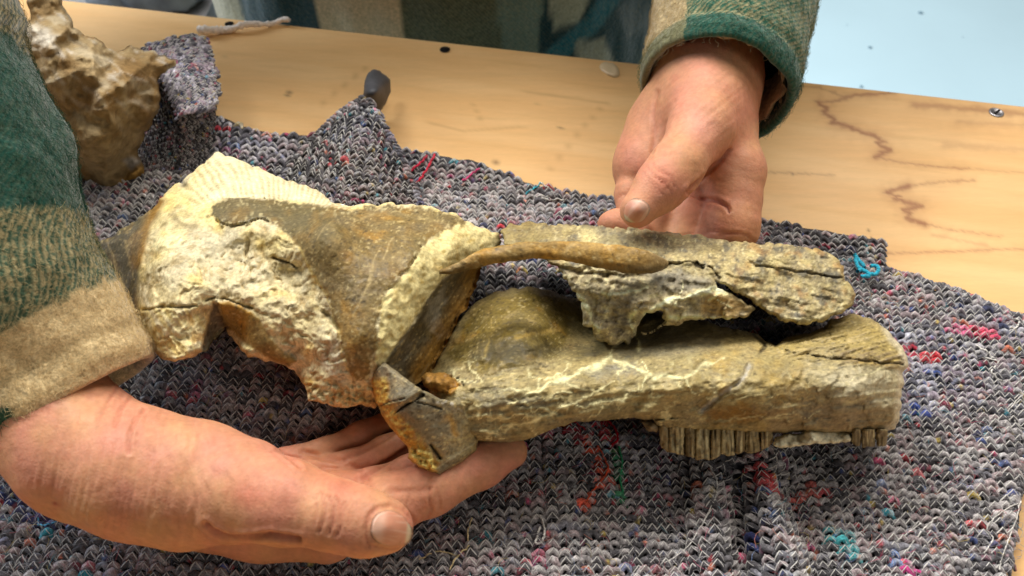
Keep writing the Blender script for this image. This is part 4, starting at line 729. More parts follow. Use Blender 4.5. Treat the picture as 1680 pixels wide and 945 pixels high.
# ---- slender bar bridging cranium and nasal plate
def bar():
    k = spline([(720, 446, .080, 4.), (745, 440, .083, 8.), (775, 430, .086, 11), (810, 419, .088, 13), (880, 410, .090, 14), (950, 414, .091, 18), (1010, 422, .091, 20), (1060, 430, .089, 18), (1092, 433, .084, 8)], 130); n = 26
    c = at(k[:, 0], k[:, 1], k[:, 2]); D = (c-CAM)@FWD; r = k[:, 3]/FPX*D; T = np.gradient(c, axis=0); T /= np.linalg.norm(T, axis=1)[:, None]; A = np.cross(T, FWD); A /= np.linalg.norm(A, axis=1)[:, None]; B = np.cross(A, T); th = np.arange(n)*2*np.pi/n
    V = c[:, None]+r[:, None, None]*(np.cos(th)[None, :, None]*A[:, None]+.8*np.sin(th)[None, :, None]*B[:, None]); V = V.reshape(-1, 3); F = grid_faces(130, n, True); N = normals(V, F); N *= np.sign((N*(V-np.repeat(c, n, 0))).sum(1))[:, None]
    Q = V*np.array([.35, 1.6, 1.6]); V = V+N*(.0012*fbm(Q, 60, 4)+.0008*flakes(Q, 60, 3.)[0]+.0005*fbm(V, 220, 3))[:, None]; px, py, _ = topx(V)
    C = bone(px, py, V, lin(152, 120, 62), 31., .6, .35); C = mix(C, lin(104, 86, 50), .6*ss(0, .6, fbm(Q, 80, 3, off=3))); C = mix(C, lin(190, 152, 84), .5*ss(.1, .6, fbm(Q, 50, 3, off=9))); C = mix(C, lin(84, 70, 44), .6*ss(0, 12, py-(428+.0*px))*ss(900, 980, px))
    caps = [np.arange(n)[None, ::-1], (129*n+np.arange(n))[None]]
    mesh('bone_bar', V, [F[:, ::-1]]+caps, M_bone, C, skull)
bar()

# ---- flange under the cheek
def flange():
    ol = [(630, 594), (640, 600), (658, 614), (676, 628), (694, 640), (724, 655), (750, 658), (766, 662), (766, 676), (772, 690), (779, 706), (784, 722), (782, 740), (760, 756), (740, 768), (720, 783), (712, 778), (703, 775), (686, 764), (668, 752), (672, 738), (650, 712), (634, 694), (624, 676), (612, 645), (606, 620), (612, 606)]
    c = [Z(*q) for q in [(632, 595, .078), (608, 622, .066), (660, 616, .080), (700, 645, .076), (764, 664, .061), (700, 690, .068), (650, 660, .074), (780, 725, .045), (720, 780, .042), (690, 762, .046), (670, 745, .050), (630, 685, .060), (740, 720, .055), (730, 690, .062), (615, 645, .064)]]
    def shade(px, py, d, P):
        n1 = fb3(px, py, .04, 4, 5); n2 = fb3(px, py, .12, 3, 8); C = bone(px, py, P, lin(124, 114, 90), 41., .3, .5)
        lo = dline(px, py, [(612, 640), (630, 690), (660, 728), (690, 760)])[0]; C = mix(C, mix(np.tile(OCHRE*1.1, (len(px), 1)), lin(204, 178, 88), ss(-.2, .5, n2)), .9*ss(34, 16, lo+14*n1)); C = mix(C, lin(96, 86, 62), .6*ss(.1, .5, fb3(px, py, .09, 3, 60))*ss(34, 16, lo))
        C = mix(C, bone(px, py, P, lin(152, 136, 90), 11., .25, .55), .8*ss(720, 775, px+10*n2))
        blob = pmask(px, py, [(672, 740), (690, 736), (708, 748), (714, 768), (700, 776), (684, 766), (670, 752)], 4, 3*n2); C = mix(C, lin(222, 198, 112), .85*blob); C = mix(C, OCHRE, .7*ss(606, 640, py)*ss(640, 610, px))
        C = mix(C, OCHRE, .6*vein(px, py, [(740, 690), (748, 712)], 8, 6)); C = mix(C, lin(228, 222, 206), .8*vein(px, py, [(716, 660), (740, 664), (764, 672)], 4, 6)*ss(0, .4, n2)); C = mix(C, lin(196, 184, 150), .6*vein(px, py, [(706, 778), (740, 752), (782, 726)], 1.2, 2)); C = mix(C, lin(190, 170, 110), .6*vein(px, py, [(700, 740), (740, 724), (778, 716)], 2, 6, 2.))
        ck = vein(px, py, [(652, 676), (670, 662), (684, 656), (694, 648)], 2.6, 2, 1.); ck2 = vein(px, py, [(684, 660), (704, 664), (724, 670)], 1.4, 2, 2.); ck3 = vein(px, py, [(706, 730), (716, 744), (722, 752)], 2.2, 1, 3.); ck4 = vein(px, py, [(616, 670), (640, 660), (664, 654)], 1.4, 2, 5.); dk = np.clip(ck+.8*ck2+ck3+.7*ck4, 0, 1); C = mix(C, lin(44, 38, 28), .9*dk)
        dd = .0010*fbm(P, 60, 4)+.0005*fbm(P, 180, 3)+.0028*blob*(.5+n2)+.0012*ss(34, 16, lo+14*n1)*(.4+n2)-.0035*dk+.0016*pmask(px, py, [(630, 594), (694, 640), (664, 660), (612, 670), (606, 620)], 1.5)
        fh, fe = flakes(P, 40, 12.); dd += .0016*fh; C = mix(C, lin(84, 72, 50), .3*fe)
        return dd, C
    relief('cheek_flange', jag(ol, 4, .5, 8), c, M_bone, skull, 1.9, .016, 6, .004, shade=shade, fall=20)
flange()
# small ochre splinter wedged behind the flange
def chip(name, ol, zc, base, m, seed, thick=.008, amp=.002, label=None, rnd=6):
    cx = np.mean(ol, 0); c = [Z(x, y, zc-.004) for x, y in ol[::max(1, len(ol)//5)]]+[Z(cx[0], cx[1], zc)]
    def shade(px, py, d, P):
        n2 = fb3(px, py, .13, 3, seed); C = mix(np.tile(base, (len(px), 1)), base*.55, ss(-.1, .6, n2)); C = mix(C, base*1.15, ss(.2, .7, -n2)); return amp*fbm(P, 150, 4, off=seed), C
    return relief(name, jag(ol, 3, .6, int(seed)+1), c, m, skull, 1.8, thick, rnd, .003, shade=shade, fall=8)
chip('bone_splinter', [(690, 618), (702, 610), (728, 612), (748, 622), (756, 636), (744, 648), (716, 640), (696, 634)], .064, lin(150, 108, 46), M_bone, 3., amp=.004)
chip('bone_splinter', [(1050, 690), (1066, 686), (1082, 692), (1084, 704), (1076, 710), (1062, 706)], .044, lin(150, 130, 96), M_bone, 5.)
chip('matrix_crumb', [(556, 335), (570, 337), (578, 342), (572, 348), (560, 346), (550, 340)], .074, lin(232, 230, 220), M_matrix, 6., amp=.001)
# ---- cheek teeth: fluted columns
def tooth(x0, x1, y0, y1a, y1b, seed, tone):
    rg = np.random.default_rng(int(seed*10)+3); q = rg.uniform(-1, 1, 8)
    ol = [(x0, y0), (x1, y0), (x1+q[0], (y0+y1b)/2), (x1-.6, y1b-2), (x1-2-q[1], y1b+q[2]*2), ((x0+x1)/2+q[3]*3, (y1a+y1b)/2+q[4]*2.5), (x0+2, y1a+q[5]*2), (x0+.3, y1a-3), (x0+q[6], (y0+y1a)/2)]
    zt, zb = .044+.0012*q[7], .035+.0012*q[7]; xm = (x0+x1)/2; c = [Z(x0, y0, zt-.001), Z(x1, y0, zt-.001), Z(xm, y0, zt+.002), Z(x0, y1a, zb-.001), Z(x1, y1b, zb-.001), Z(xm, (y1a+y1b)/2, zb+.002), Z(xm, (y0+y1a)/2, .041)]
    def shade(px, py, d, P):
        n2 = fb3(px, py, .12, 3, seed); v = streak(px, py, R_(88), .015, .22, 3, seed); v2 = streak(px, py, R_(90), .03, .5, 2, seed+4)
        C = mix(np.tile(lin(*tone), (len(px), 1)), lin(84, 68, 44), .8*ss(0, .6, v)); C = mix(C, lin(222, 208, 160), .8*ss(.3, .6, -v)); C = mix(C, lin(206, 190, 146), .5*ss(.35, .7, v2)); C = mix(C, lin(72, 60, 42), .6*ss(.3, .7, n2)); C = mix(C, lin(172, 156, 116), .5*ss(712, 700, py)); return -.0009*ss(-.2, .6, v)+.0004*v2+.0006*n2, C
    relief('tooth', jag(ol, 3, .6, int(seed)+2), c, M_bone, skull, 1.5, .012, 3, .0010, shade=shade, fall=6)
tx = [1082, 1098, 1122, 1140, 1166, 1183, 1206, 1222, 1248, 1268]; tb = [732, 744, 748, 755, 757, 748, 747, 742, 741, 729]
for i in range(9): tooth(tx[i]-.3, tx[i+1]+.5, 697, tb[i], tb[i+1], i*1.7, [(156, 136, 96), (188, 170, 124), (140, 120, 82), (166, 148, 106)][i % 4])
for i, (a, b, q) in enumerate(((1398, 1413, 731), (1414, 1436, 734), (1438, 1456, 731))): tooth(a, b, 704, q, q-1, 30+i*2.1, (132, 116, 84))
chip('matrix_crust', [(1270, 718), (1286, 713), (1312, 712), (1322, 704), (1350, 704), (1372, 709), (1396, 708), (1398, 724), (1370, 727), (1340, 729), (1312, 731), (1296, 735), (1274, 735), (1268, 728)], .044, lin(238, 230, 196), M_matrix, 9., amp=.004, thick=.01)

# ================================================================== THE BROWN ROCK behind the sleeve
M_rock = mat('brown_rock', .92, .15, [('noise', 180, .003, .6, ONE), ('noise', 700, .001, .5, ONE)], [(260, 4, .18, ONE), (70, 4, .12, ONE)])
def rock():
    ol = [(42, -60), (100, -60), (104, 8), (122, 42), (140, 58), (160, 64), (178, 78), (192, 84), (214, 72), (232, 80), (258, 90), (292, 98), (286, 108), (266, 122), (258, 132), (263, 150), (262, 175), (248, 205), (232, 235), (226, 255), (238, 270), (244, 292), (240, 318), (200, 322), (150, 314), (95, 300), (60, 230), (64, 170), (52, 140), (42, 95), (34, 75), (36, 48), (48, 30)]
    y0 = at(165, 316, 0)[1]
    Y = lambda x, y, dy: (x, y, float(dy_(x, y, y0+dy)))
    c = [Y(170, 316, 0), Y(240, 316, .012), Y(95, 300, .01), Y(150, 240, -.012), Y(230, 240, .010), Y(90, 200, .006), Y(150, 160, -.010), Y(255, 160, .022), Y(50, 100, .02), Y(110, 90, .010), Y(180, 90, .03), Y(288, 100, .036), Y(220, 76, .05), Y(70, 20, .05), Y(70, -60, .07), Y(200, 130, .008), Y(130, 50, .045)]
    def shade(px, py, d, P):
        n1 = fbm(P, 26, 5, off=3); n2 = fbm(P, 75, 4, off=8); n3 = fbm(P, 200, 3); C = mix(np.tile(lin(164, 142, 104), (len(px), 1)), lin(134, 106, 66), ss(-.1, .5, n1)); C = mix(C, lin(190, 176, 148), .7*ss(.05, .5, n2)*ss(260, 120, py)); C = mix(C, lin(124, 98, 62), .5*ss(.1, .6, -n2)); C = mix(C, lin(204, 196, 182), .7*ss(.1, .6, streak(px, py, R_(35), .02, .07, 4, 3.))*ss(220, 100, py))
        C = mix(C, lin(228, 220, 204), .8*pmask(px, py, [(34, 46), (62, 42), (96, 60), (80, 76), (56, 80), (40, 96)], 8, 8*n2)); C = mix(C, lin(200, 148, 50), .8*pmask(px, py, [(196, 300), (216, 278), (242, 272), (244, 320), (196, 322)], 6, 5*n2)); C = mix(C, lin(120, 96, 64), .55*ss(.15, .5, fbm(P, 40, 4, off=55))); C = mix(C, lin(160, 160, 160), .6*pmask(px, py, [(200, 262), (216, 256), (232, 264), (216, 280)], 4))
        return .010*crystal(px, py, 46, 3)+.0045*crystal(px, py, 19, 5)+.0016*crystal(px, py, 9, 7)+.0008*n3+.0014*fbm(P, 110, 3, off=2), C
    o = relief('brown_rock', jag(ol, 5, 1.2, 9), c, M_rock, None, 2.6, .05, 14, .012, shade=shade, fall=50)
    tag(o, 'tall jagged brown rock standing on the cloth beside the left sleeve', 'rock')
rock()
# ================================================================== THE PERSON: two hands, jacket torso and sleeves
M_skin = mat('skin', .56, .28, [('noise', 800, .0005, .3, ONE), ('edge', 620, .0004, .3, ONE)], [(420, 4, .09, ONE), (110, 3, .06, ONE)], sss=(.16, .006), rough_noise=(120, .48, .66))
M_nail = mat('fingernail', .42, .35, [('noise', 150, .0003, .12, (1, 6, 1))], [(300, 3, .05, ONE)], sss=(.1, .003))
SKIN, PINK, RED, YELW, SHADE = lin(198, 140, 106), lin(202, 136, 110), lin(194, 104, 84), lin(206, 154, 110), lin(174, 112, 80)
def J(x, y, z, r): d = float(dz(x, y, z)); return np.array(at(x, y, z)), r*d/FPX
def seg(g, A, B, flat=None): (a, r1), (b, r2) = J(*A), J(*B); g.append((a, b, r1, r2, flat))
def chain(g, *q):
    for a, b in zip(q[:-1], q[1:]): seg(g, a, b)
def finish_skin(V, F, it, creases, lines, reds_shade, mid):
    V = lap(V, F, it, .5); N = normals(V, F)
    if (N*(V-V.mean(0))).sum(1).mean() < 0: N = -N; F = F[:, ::-1]
    px, py, _ = topx(V); front = ss(.0, .35, -(N*(V-CAM)/np.linalg.norm(V-CAM, axis=1)[:, None]).sum(1)); near = front
    d = np.zeros(len(V)); n1 = fb3(px, py, .012, 3, mid); n2 = fb3(px, py, .05, 3, mid)
    C = mix(np.tile(SKIN, (len(V), 1)), PINK, ss(-.2, .6, n1)); C = mix(C, YELW, .6*ss(0, .6, -n1)); C = mix(C, RED, .16*ss(.1, .7, n2)); C = mix(C, SHADE, .12*ss(.0, .6, -n2))
    for pts, wd, dep, tone in creases:
        q = dline(px+1.5*n2, py+1.5*n1, pts)[0]; g = np.exp(-(q/wd)**2)*near; d -= dep*g; d += .35*dep*np.exp(-((q-2.2*wd)/wd)**2)*near; C = mix(C, lin(166, 92, 70), tone*g)  # crease shade painted into the skin besides the cut groove
    for poly, ang, f, amp in lines:
        m = pmask(px, py, poly, 26)*near; s_ = streak(px, py, ang, .012, f, 3, f*50); d += amp*s_*m; C = mix(C, SHADE, .22*m*ss(.1, .6, -s_))
    for (x, y, rx, ry, k, c) in reds_shade: C = mix(C, c, k*np.exp(-(((px-x)/rx)**2+((py-y)/ry)**2))*near)  # skin redness, plus highlight and shade painted into the colour
    d += .00012*fbm(V, 260, 3)+.00035*fbm(V, 60, 3)
    return V+N*d[:, None], F, C
def hand_a():
    f = Flesh(); L = f.grp(.007, 0)
    chain(L, (40, 640, .060, 106), (136, 738, .052, 102), (225, 774, .052, 100))                                       # wrist
    chain(L, (225, 774, .052, 100), (320, 792, .052, 96), (398, 804, .054, 84)); seg(L, (398, 802, .066, 44), (416, 812, .066, 42))                                     # heel of the thumb
    seg(L, (165, 765, .044, 90), (300, 812, .044, 84))
    T = f.grp(.006, .0035)
    chain(T, (396, 806, .060, 82), (470, 824, .066, 65), (548, 844, .068, 53), (600, 858, .067, 50), (636, 864, .066, 42))
    Q = f.grp(.006, .0035); seg(Q, (250, 805, .030, 84), (430, 852, .023, 64)); seg(Q, (430, 852, .023, 64), (535, 872, .023, 50))            # index side of the palm
    seg(Q, (350, 785, .018, 62), (520, 804, .014, 40)); seg(Q, (420, 782, .014, 48), (560, 782, .016, 24))            # palm
    I = f.grp(.004, .003); chain(I, (540, 868, .024, 50), (640, 826, .032, 46), (708, 802, .031, 42), (790, 763, .029, 36), (838, 741, .028, 28))
    m = f.grp(.004, .0015); chain(m, (545, 812, .026, 40), (612, 798, .030, 28), (672, 772, .028, 24), (740, 736, .026, 22))
    m = f.grp(.004, .0012); chain(m, (510, 782, .022, 34), (570, 766, .026, 24), (632, 738, .024, 22), (700, 704, .022, 20))
    m = f.grp(.004, .0012); chain(m, (470, 764, .020, 32), (530, 740, .023, 20), (590, 712, .022, 18), (660, 680, .020, 17))
    V, F = f.build(.0009)
    cr = [([(528, 808), (533, 830), (530, 856), (524, 872)], 2.6, .0006, .35), ([(540, 814), (548, 834), (546, 858), (540, 876)], 2.4, .0007, .4), ([(552, 816), (562, 836), (560, 860), (552, 880)], 2.4, .0006, .35), ([(566, 824), (574, 842), (572, 862)], 2.2, .0004, .3), ([(518, 812), (520, 836), (516, 862)], 2.2, .0003, .2),
          ([(338, 860), (350, 872), (372, 881), (405, 882), (445, 878), (490, 884)], 4, .0016, .5), ([(238, 672), (222, 690), (212, 716), (212, 744)], 3, .0009, .35), ([(216, 650), (196, 676), (188, 700)], 3, .0007, .3), ([(196, 630), (178, 660), (160, 690)], 2.6, .0005, .25), ([(455, 738), (474, 752), (494, 768)], 3, .0008, .4), ([(446, 742), (462, 756), (478, 770)], 2, .0004, .3),
          ([(706, 800), (704, 816), (708, 838), (700, 852)], 2.2, .0006, .35), ([(716, 800), (722, 822), (722, 836)], 2, .0004, .25), ([(596, 786), (606, 778), (636, 758), (668, 738), (690, 722)], 4, .0010, .35), ([(606, 788), (590, 772), (566, 756)], 3, .0006, .3), ([(640, 806), (680, 806), (706, 802), (716, 782), (730, 760)], 5, .0004, .22), ([(640, 800), (655, 806), (680, 802)], 2, .0003, .2), ([(475, 752), (520, 752), (570, 764)], 2.4, .0005, .3), ([(495, 740), (530, 750), (561, 756), (596, 738), (638, 714), (650, 700)], 4, .0010, .35), ([(604, 898), (600, 868), (606, 846), (620, 832), (643, 828), (664, 837), (680, 856)], 3, .0006, .35), ([(612, 896), (640, 904), (664, 900)], 3, .0005, .3)]
    ln = [([(60, 660), (210, 640), (330, 700), (330, 890), (160, 870), (60, 790)], R_(100), .14, .00040), ([(240, 690), (420, 720), (430, 860), (260, 880)], R_(70), .11, .00030), ([(420, 770), (540, 800), (640, 830), (560, 890), (430, 860)], R_(95), .16, .0002), ([(590, 780), (720, 790), (860, 730), (850, 760), (720, 850), (600, 850)], R_(110), .2, .0002)]
    rd = [(406, 810, 30, 26, .6, RED), (450, 770, 60, 26, .25, PINK), (560, 800, 40, 20, .2, RED), (90, 826, 3.5, 2.5, .9, lin(140, 40, 46)), (96, 829, 7, 4, .4, lin(170, 70, 66)), (640, 860, 46, 30, .15, PINK), (560, 790, 40, 20, .3, RED), (500, 900, 70, 18, .3, SHADE), (530, 770, 80, 30, .45, lin(184, 112, 78)), (660, 760, 70, 50, .35, lin(188, 116, 84)), (620, 700, 60, 30, .3, lin(176, 108, 78))]  # palm's own orange skin, deepened to paint in the skull's shade
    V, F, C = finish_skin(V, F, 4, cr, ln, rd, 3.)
    return V, F, C
def hand_b():
    f = Flesh(); L = f.grp(.014, 0)
    chain(L, (1180, 20, .088, 78), (1160, 120, .082, 76), (1150, 180, .080, 76))
    seg(L, (1160, 150, .076, 74), (1180, 240, .072, 56)); seg(L, (1110, 190, .060, 52), (1060, 270, .056, 46)); seg(L, (1130, 190, .066, 60), (1150, 290, .056, 50))
    seg(L, (1080, 210, .062, 48), (1056, 280, .058, 42))
    T = f.grp(.007, .009); chain(T, (1160, 160, .088, 60), (1150, 212, .092, 50), (1108, 276, .094, 41), (1084, 305, .093, 38), (1046, 345, .090, 30))
    I = f.grp(.007, .004); chain(I, (1206, 216, .074, 34), (1204, 282, .068, 47), (1202, 318, .064, 44))
    I = f.grp(.006, .0022); chain(I, (1206, 330, .062, 44), (1198, 372, .056, 44), (1180, 410, .046, 38), (1120, 430, .040, 32))
    m = f.grp(.004, .002); chain(m, (1140, 300, .052, 42), (1130, 350, .050, 38), (1110, 410, .042, 32)); m = f.grp(.004, .002); chain(m, (1080, 300, .050, 36), (1070, 350, .050, 33), (1060, 410, .042, 30))
    m = f.grp(.004, .002); chain(m, (1042, 280, .052, 30), (1034, 318, .054, 24), (1030, 345, .052, 20)); m = f.grp(.004, .001); chain(m, (1046, 380, .052, 24), (1012, 366, .054, 22), (998, 366, .053, 18))
    V, F = f.build(.0014)
    cr = [([(1196, 247), (1180, 268), (1156, 290), (1130, 309)], 3, .0016, .55), ([(1126, 314), (1150, 326), (1178, 330), (1192, 338), (1196, 346)], 2.8, .0020, .6), ([(1070, 268), (1082, 282), (1100, 290), (1106, 306)], 2.2, .0006, .35), ([(1064, 276), (1076, 292), (1094, 300), (1100, 314)], 2.0, .0006, .4), ([(1072, 286), (1084, 296), (1094, 314)], 1.8, .0005, .3), ([(1058, 284), (1070, 302), (1088, 318)], 1.8, .0003, .25), ([(1078, 150), (1072, 190), (1074, 226), (1070, 250)], 3, .0008, .3), ([(1120, 386), (1170, 380), (1230, 384)], 2, .0005, .3), ([(1240, 395), (1215, 380), (1180, 386)], 2, .0006, .4), ([(1014, 324), (1024, 318), (1032, 322)], 1.6, .0006, .4), ([(1195, 340), (1196, 356), (1205, 366)], 1.6, .0004, .3)]
    ln = [([(1080, 120), (1230, 110), (1200, 240), (1090, 240)], R_(140), .25, .0004), ([(1080, 150), (1120, 150), (1110, 240), (1080, 250)], R_(105), .3, .0004), ([(1130, 250), (1250, 250), (1250, 390), (1130, 390)], R_(20), .22, .0003)]
    rd = [(1150, 206, 30, 22, .35, lin(230, 168, 150)), (1196, 250, 24, 16, .4, RED), (1090, 292, 24, 20, .25, RED), (1200, 300, 40, 40, .25, PINK), (1170, 330, 50, 20, .3, RED), (1150, 135, 50, 30, .3, PINK), (1030, 260, 22, 60, .3, SHADE), (1190, 370, 50, 20, .3, RED)]  # pale knuckle spot is a painted highlight, SHADE spot painted shade
    return finish_skin(V, F, 2, cr, ln, rd, 9.)
# trunk and arms inside the clothes
tc = at(692, 20, 0); TX, TY = float(tc[0]), float(tc[1])+.165
ELB_A, ELB_B = np.array([-.46, .50, .17]), np.array([.26, .62, .14]); SH_A, SH_B = np.array([TX-.19, TY, .46]), np.array([TX+.19, TY, .46])
def pj(*q): return np.array([at(x, y, z) for x, y, z in q])
# sleeve on the left of the picture
qa = [(114, 652, .055, 142), (50, 556, .072, 156), (-16, 470, .090, 168), (-70, 350, .108, 184), (-118, 230, .126, 196), (-186, 110, .142, 200), (-240, -10, .158, 204)]
ca = np.concatenate([pj(*[q[:3] for q in qa]), [ELB_A+[0, .02, 0], (ELB_A+SH_A)/2, SH_A]]); ra = [q[3]*float(dz(*q[:3]))/FPX for q in qa]+[.064, .072, .08]
A0 = at(1174, 146, .082); ad = np.array([-.27, -.90, -.20]); ad /= np.linalg.norm(ad)
cb = np.concatenate([[A0-ad*q+[0, 0, .0*q] for q in (0, .03, .06, .10, .15)], [ELB_B+[0, .01, .02], (ELB_B+SH_B)/2, SH_B]]); rb = [.0415, .0435, .046, .050, .055, .062, .072, .08]
def trunk():
    f = Flesh(); g = f.grp(.03, .03); fl = (np.array([0, 1., 0]), 1.5)
    g.append((np.array([TX, TY, -.36]), np.array([TX, TY, .20]), .155, .155, fl)); g.append((np.array([TX, TY, .20]), np.array([TX, TY, .42]), .155, .14, fl)); g.append((np.array([TX, TY, .42]), np.array([TX, TY, .56]), .055, .055, None))
    for c_, w0 in ((ca, J(40, 640, .060, 100)), (cb, J(1180, 20, .088, 70))):
        q = spline(c_, 14); q = q[np.linalg.norm(q-c_[0], axis=1) > .07]; g.append((w0[0], q[0], w0[1], .030, None))
        for u_, v_ in zip(q[:-1], q[1:]): g.append((u_, v_, .030, .032, None))
    V, F = f.build(.009); return V, F, np.tile(SKIN, (len(V), 1))
Vp = []; Fp = []; Cp = []; o_ = 0; hands = []
for fn in (hand_a, hand_b, trunk):
    v, f, c = fn(); hands.append((v, f)); Vp.append(v); Fp.append(f+o_); Cp.append(c); o_ += len(v)
person = tag(mesh('person', np.concatenate(Vp), np.concatenate(Fp), M_skin, np.concatenate(Cp)), 'person in green and beige plaid jacket holding the fossil skull palm up', 'person')
def nail(hand, ol, axis, up, wid):
    V, F = hand; N = normals(V, F); N *= np.sign((N*(V-V.mean(0))).sum(1).mean()); px, py, dd = topx(V); ol = np.asarray(ol, float); m = (px > ol[:, 0].min()-12) & (px < ol[:, 0].max()+12) & (py > ol[:, 1].min()-12) & (py < ol[:, 1].max()+12) & ((N*(CAM-V)).sum(1) > 0)
    qx, qy, qd = px[m], py[m], dd[m]
    keep = qd < qd.min()+.012; qx, qy, qd = qx[keep], qy[keep], qd[keep]; A = np.c_[np.ones(len(qx)), qx-ol[:, 0].mean(), qy-ol[:, 1].mean(), (qx-ol[:, 0].mean())**2, (qx-ol[:, 0].mean())*(qy-ol[:, 1].mean()), (qy-ol[:, 1].mean())**2]; k = np.linalg.lstsq(A, qd, rcond=None)[0]
    print('nail', len(qd), qd.min(), qd.max(), k[0])
    c0 = ol.mean(0); s = jag(ol, 3, 0, 1, 2); ctrl = [(x, y, float(k@np.array([1, x-c0[0], y-c0[1], (x-c0[0])**2, (x-c0[0])*(y-c0[1]), (y-c0[1])**2]))) for x, y in list(s[::6])+[c0, c0+(6, 4), c0-(6, 4)]]
    ax = np.array(axis, float); ax /= np.linalg.norm(ax)
    def shade(px, py, d, P):
        t = ((px-c0[0])*ax[0]+(py-c0[1])*ax[1]); tm = ((s-c0)@ax).max(); tn = ((s-c0)@ax).min()
        C = np.tile(lin(204, 142, 114), (len(px), 1)); C = mix(C, lin(222, 182, 158), .7*ss(tn+.42*(tm-tn), tn+.2*(tm-tn), t)); C = mix(C, lin(206, 190, 158), .9*ss(tm-.20*(tm-tn), tm-.12*(tm-tn), t)*ss(0, 3, d)); C = mix(C, lin(96, 84, 62), .8*ss(tm-.10*(tm-tn), tm-.02*(tm-tn), t)); C = mix(C, lin(110, 80, 58), .85*ss(4.0, 1.0, d)); C = mix(C, lin(224, 190, 168), .35*ss(.1, .6, streak(px, py, math.atan2(ax[1], ax[0]), .02, .2, 2, 3.)))
        return .0013+.0002*ss(0, wid, d), C
    relief('fingernail', s, ctrl, M_nail, person, 1.3, .0016, 3, .0005, shade=shade, fall=3, back=(.4, .25, .2))
nail(hands[0], [(608, 880), (608, 860), (614, 846), (624, 838), (642, 835), (660, 843), (672, 857), (679, 872), (676, 886), (664, 896), (645, 899), (622, 894)], (1, .12), None, 16)
nail(hands[1], [(1020, 352), (1022, 336), (1032, 326), (1046, 324), (1060, 330), (1068, 340), (1064, 354), (1056, 366), (1040, 370), (1026, 364)], (-.62, .78), None, 12)

# ---- wool flannel
def flannel():
    m = mat('plaid_flannel', .95, .08, [('noise', 260, .002, .5, ONE), ('noise', 900, .0008, .6, ONE)], [(420, 4, .22, ONE), (1300, 3, .25, ONE)], sheen=.35); nt = m.node_tree; N = nt.nodes; L = nt.links; b = N['Principled BSDF']
    src = b.inputs['Base Color'].links[0].from_socket
    uv = N.new('ShaderNodeAttribute'); uv.attribute_name = 'weave'; sep = N.new('ShaderNodeSeparateXYZ'); L.new(uv.outputs['Vector'], sep.inputs[0])
    def mth(op, a, b_=None, c_=None):
        n = N.new('ShaderNodeMath'); n.operation = op
        for i, v in enumerate((a, b_, c_)):
            if v is None: continue
            if isinstance(v, (int, float)): n.inputs[i].default_value = v
            else: L.new(v, n.inputs[i])
        return n.outputs[0]
    tc_ = N.new('ShaderNodeTexCoord'); nz = N.new('ShaderNodeTexNoise'); nz.inputs['Scale'].default_value = 330; nz.inputs['Detail'].default_value = 3; L.new(tc_.outputs['Object'], nz.inputs['Vector'])
    s_ = mth('SINE', mth('ADD', mth('MULTIPLY', mth('ADD', sep.outputs[0], mth('MULTIPLY', sep.outputs[1], .8)), 2*math.pi/.0030), mth('MULTIPLY', nz.outputs['Fac'], 9.0)))
    t = mth('ADD', mth('MULTIPLY', s_, .38), mth('MULTIPLY', mth('SUBTRACT', nz.outputs['Fac'], .5), 2.6)); t = mth('ADD', t, .42); cl = N.new('ShaderNodeClamp'); L.new(t, cl.inputs[0]); fac = mth('MULTIPLY', cl.outputs[0], sep.outputs[2])
    mx = N.new('ShaderNodeMix'); mx.data_type = 'RGBA'; L.new(fac, mx.inputs[0]); L.new(src, mx.inputs[6]); mx.inputs[7].default_value = (*lin(188, 168, 122), 1); L.new(mx.outputs[2], b.inputs['Base Color'])
    return m
M_flan = flannel()
GRN, DGRN, BEI, OLV, GB = lin(24, 74, 62), lin(14, 52, 46), lin(208, 184, 138), lin(62, 76, 56), lin(118, 122, 96)
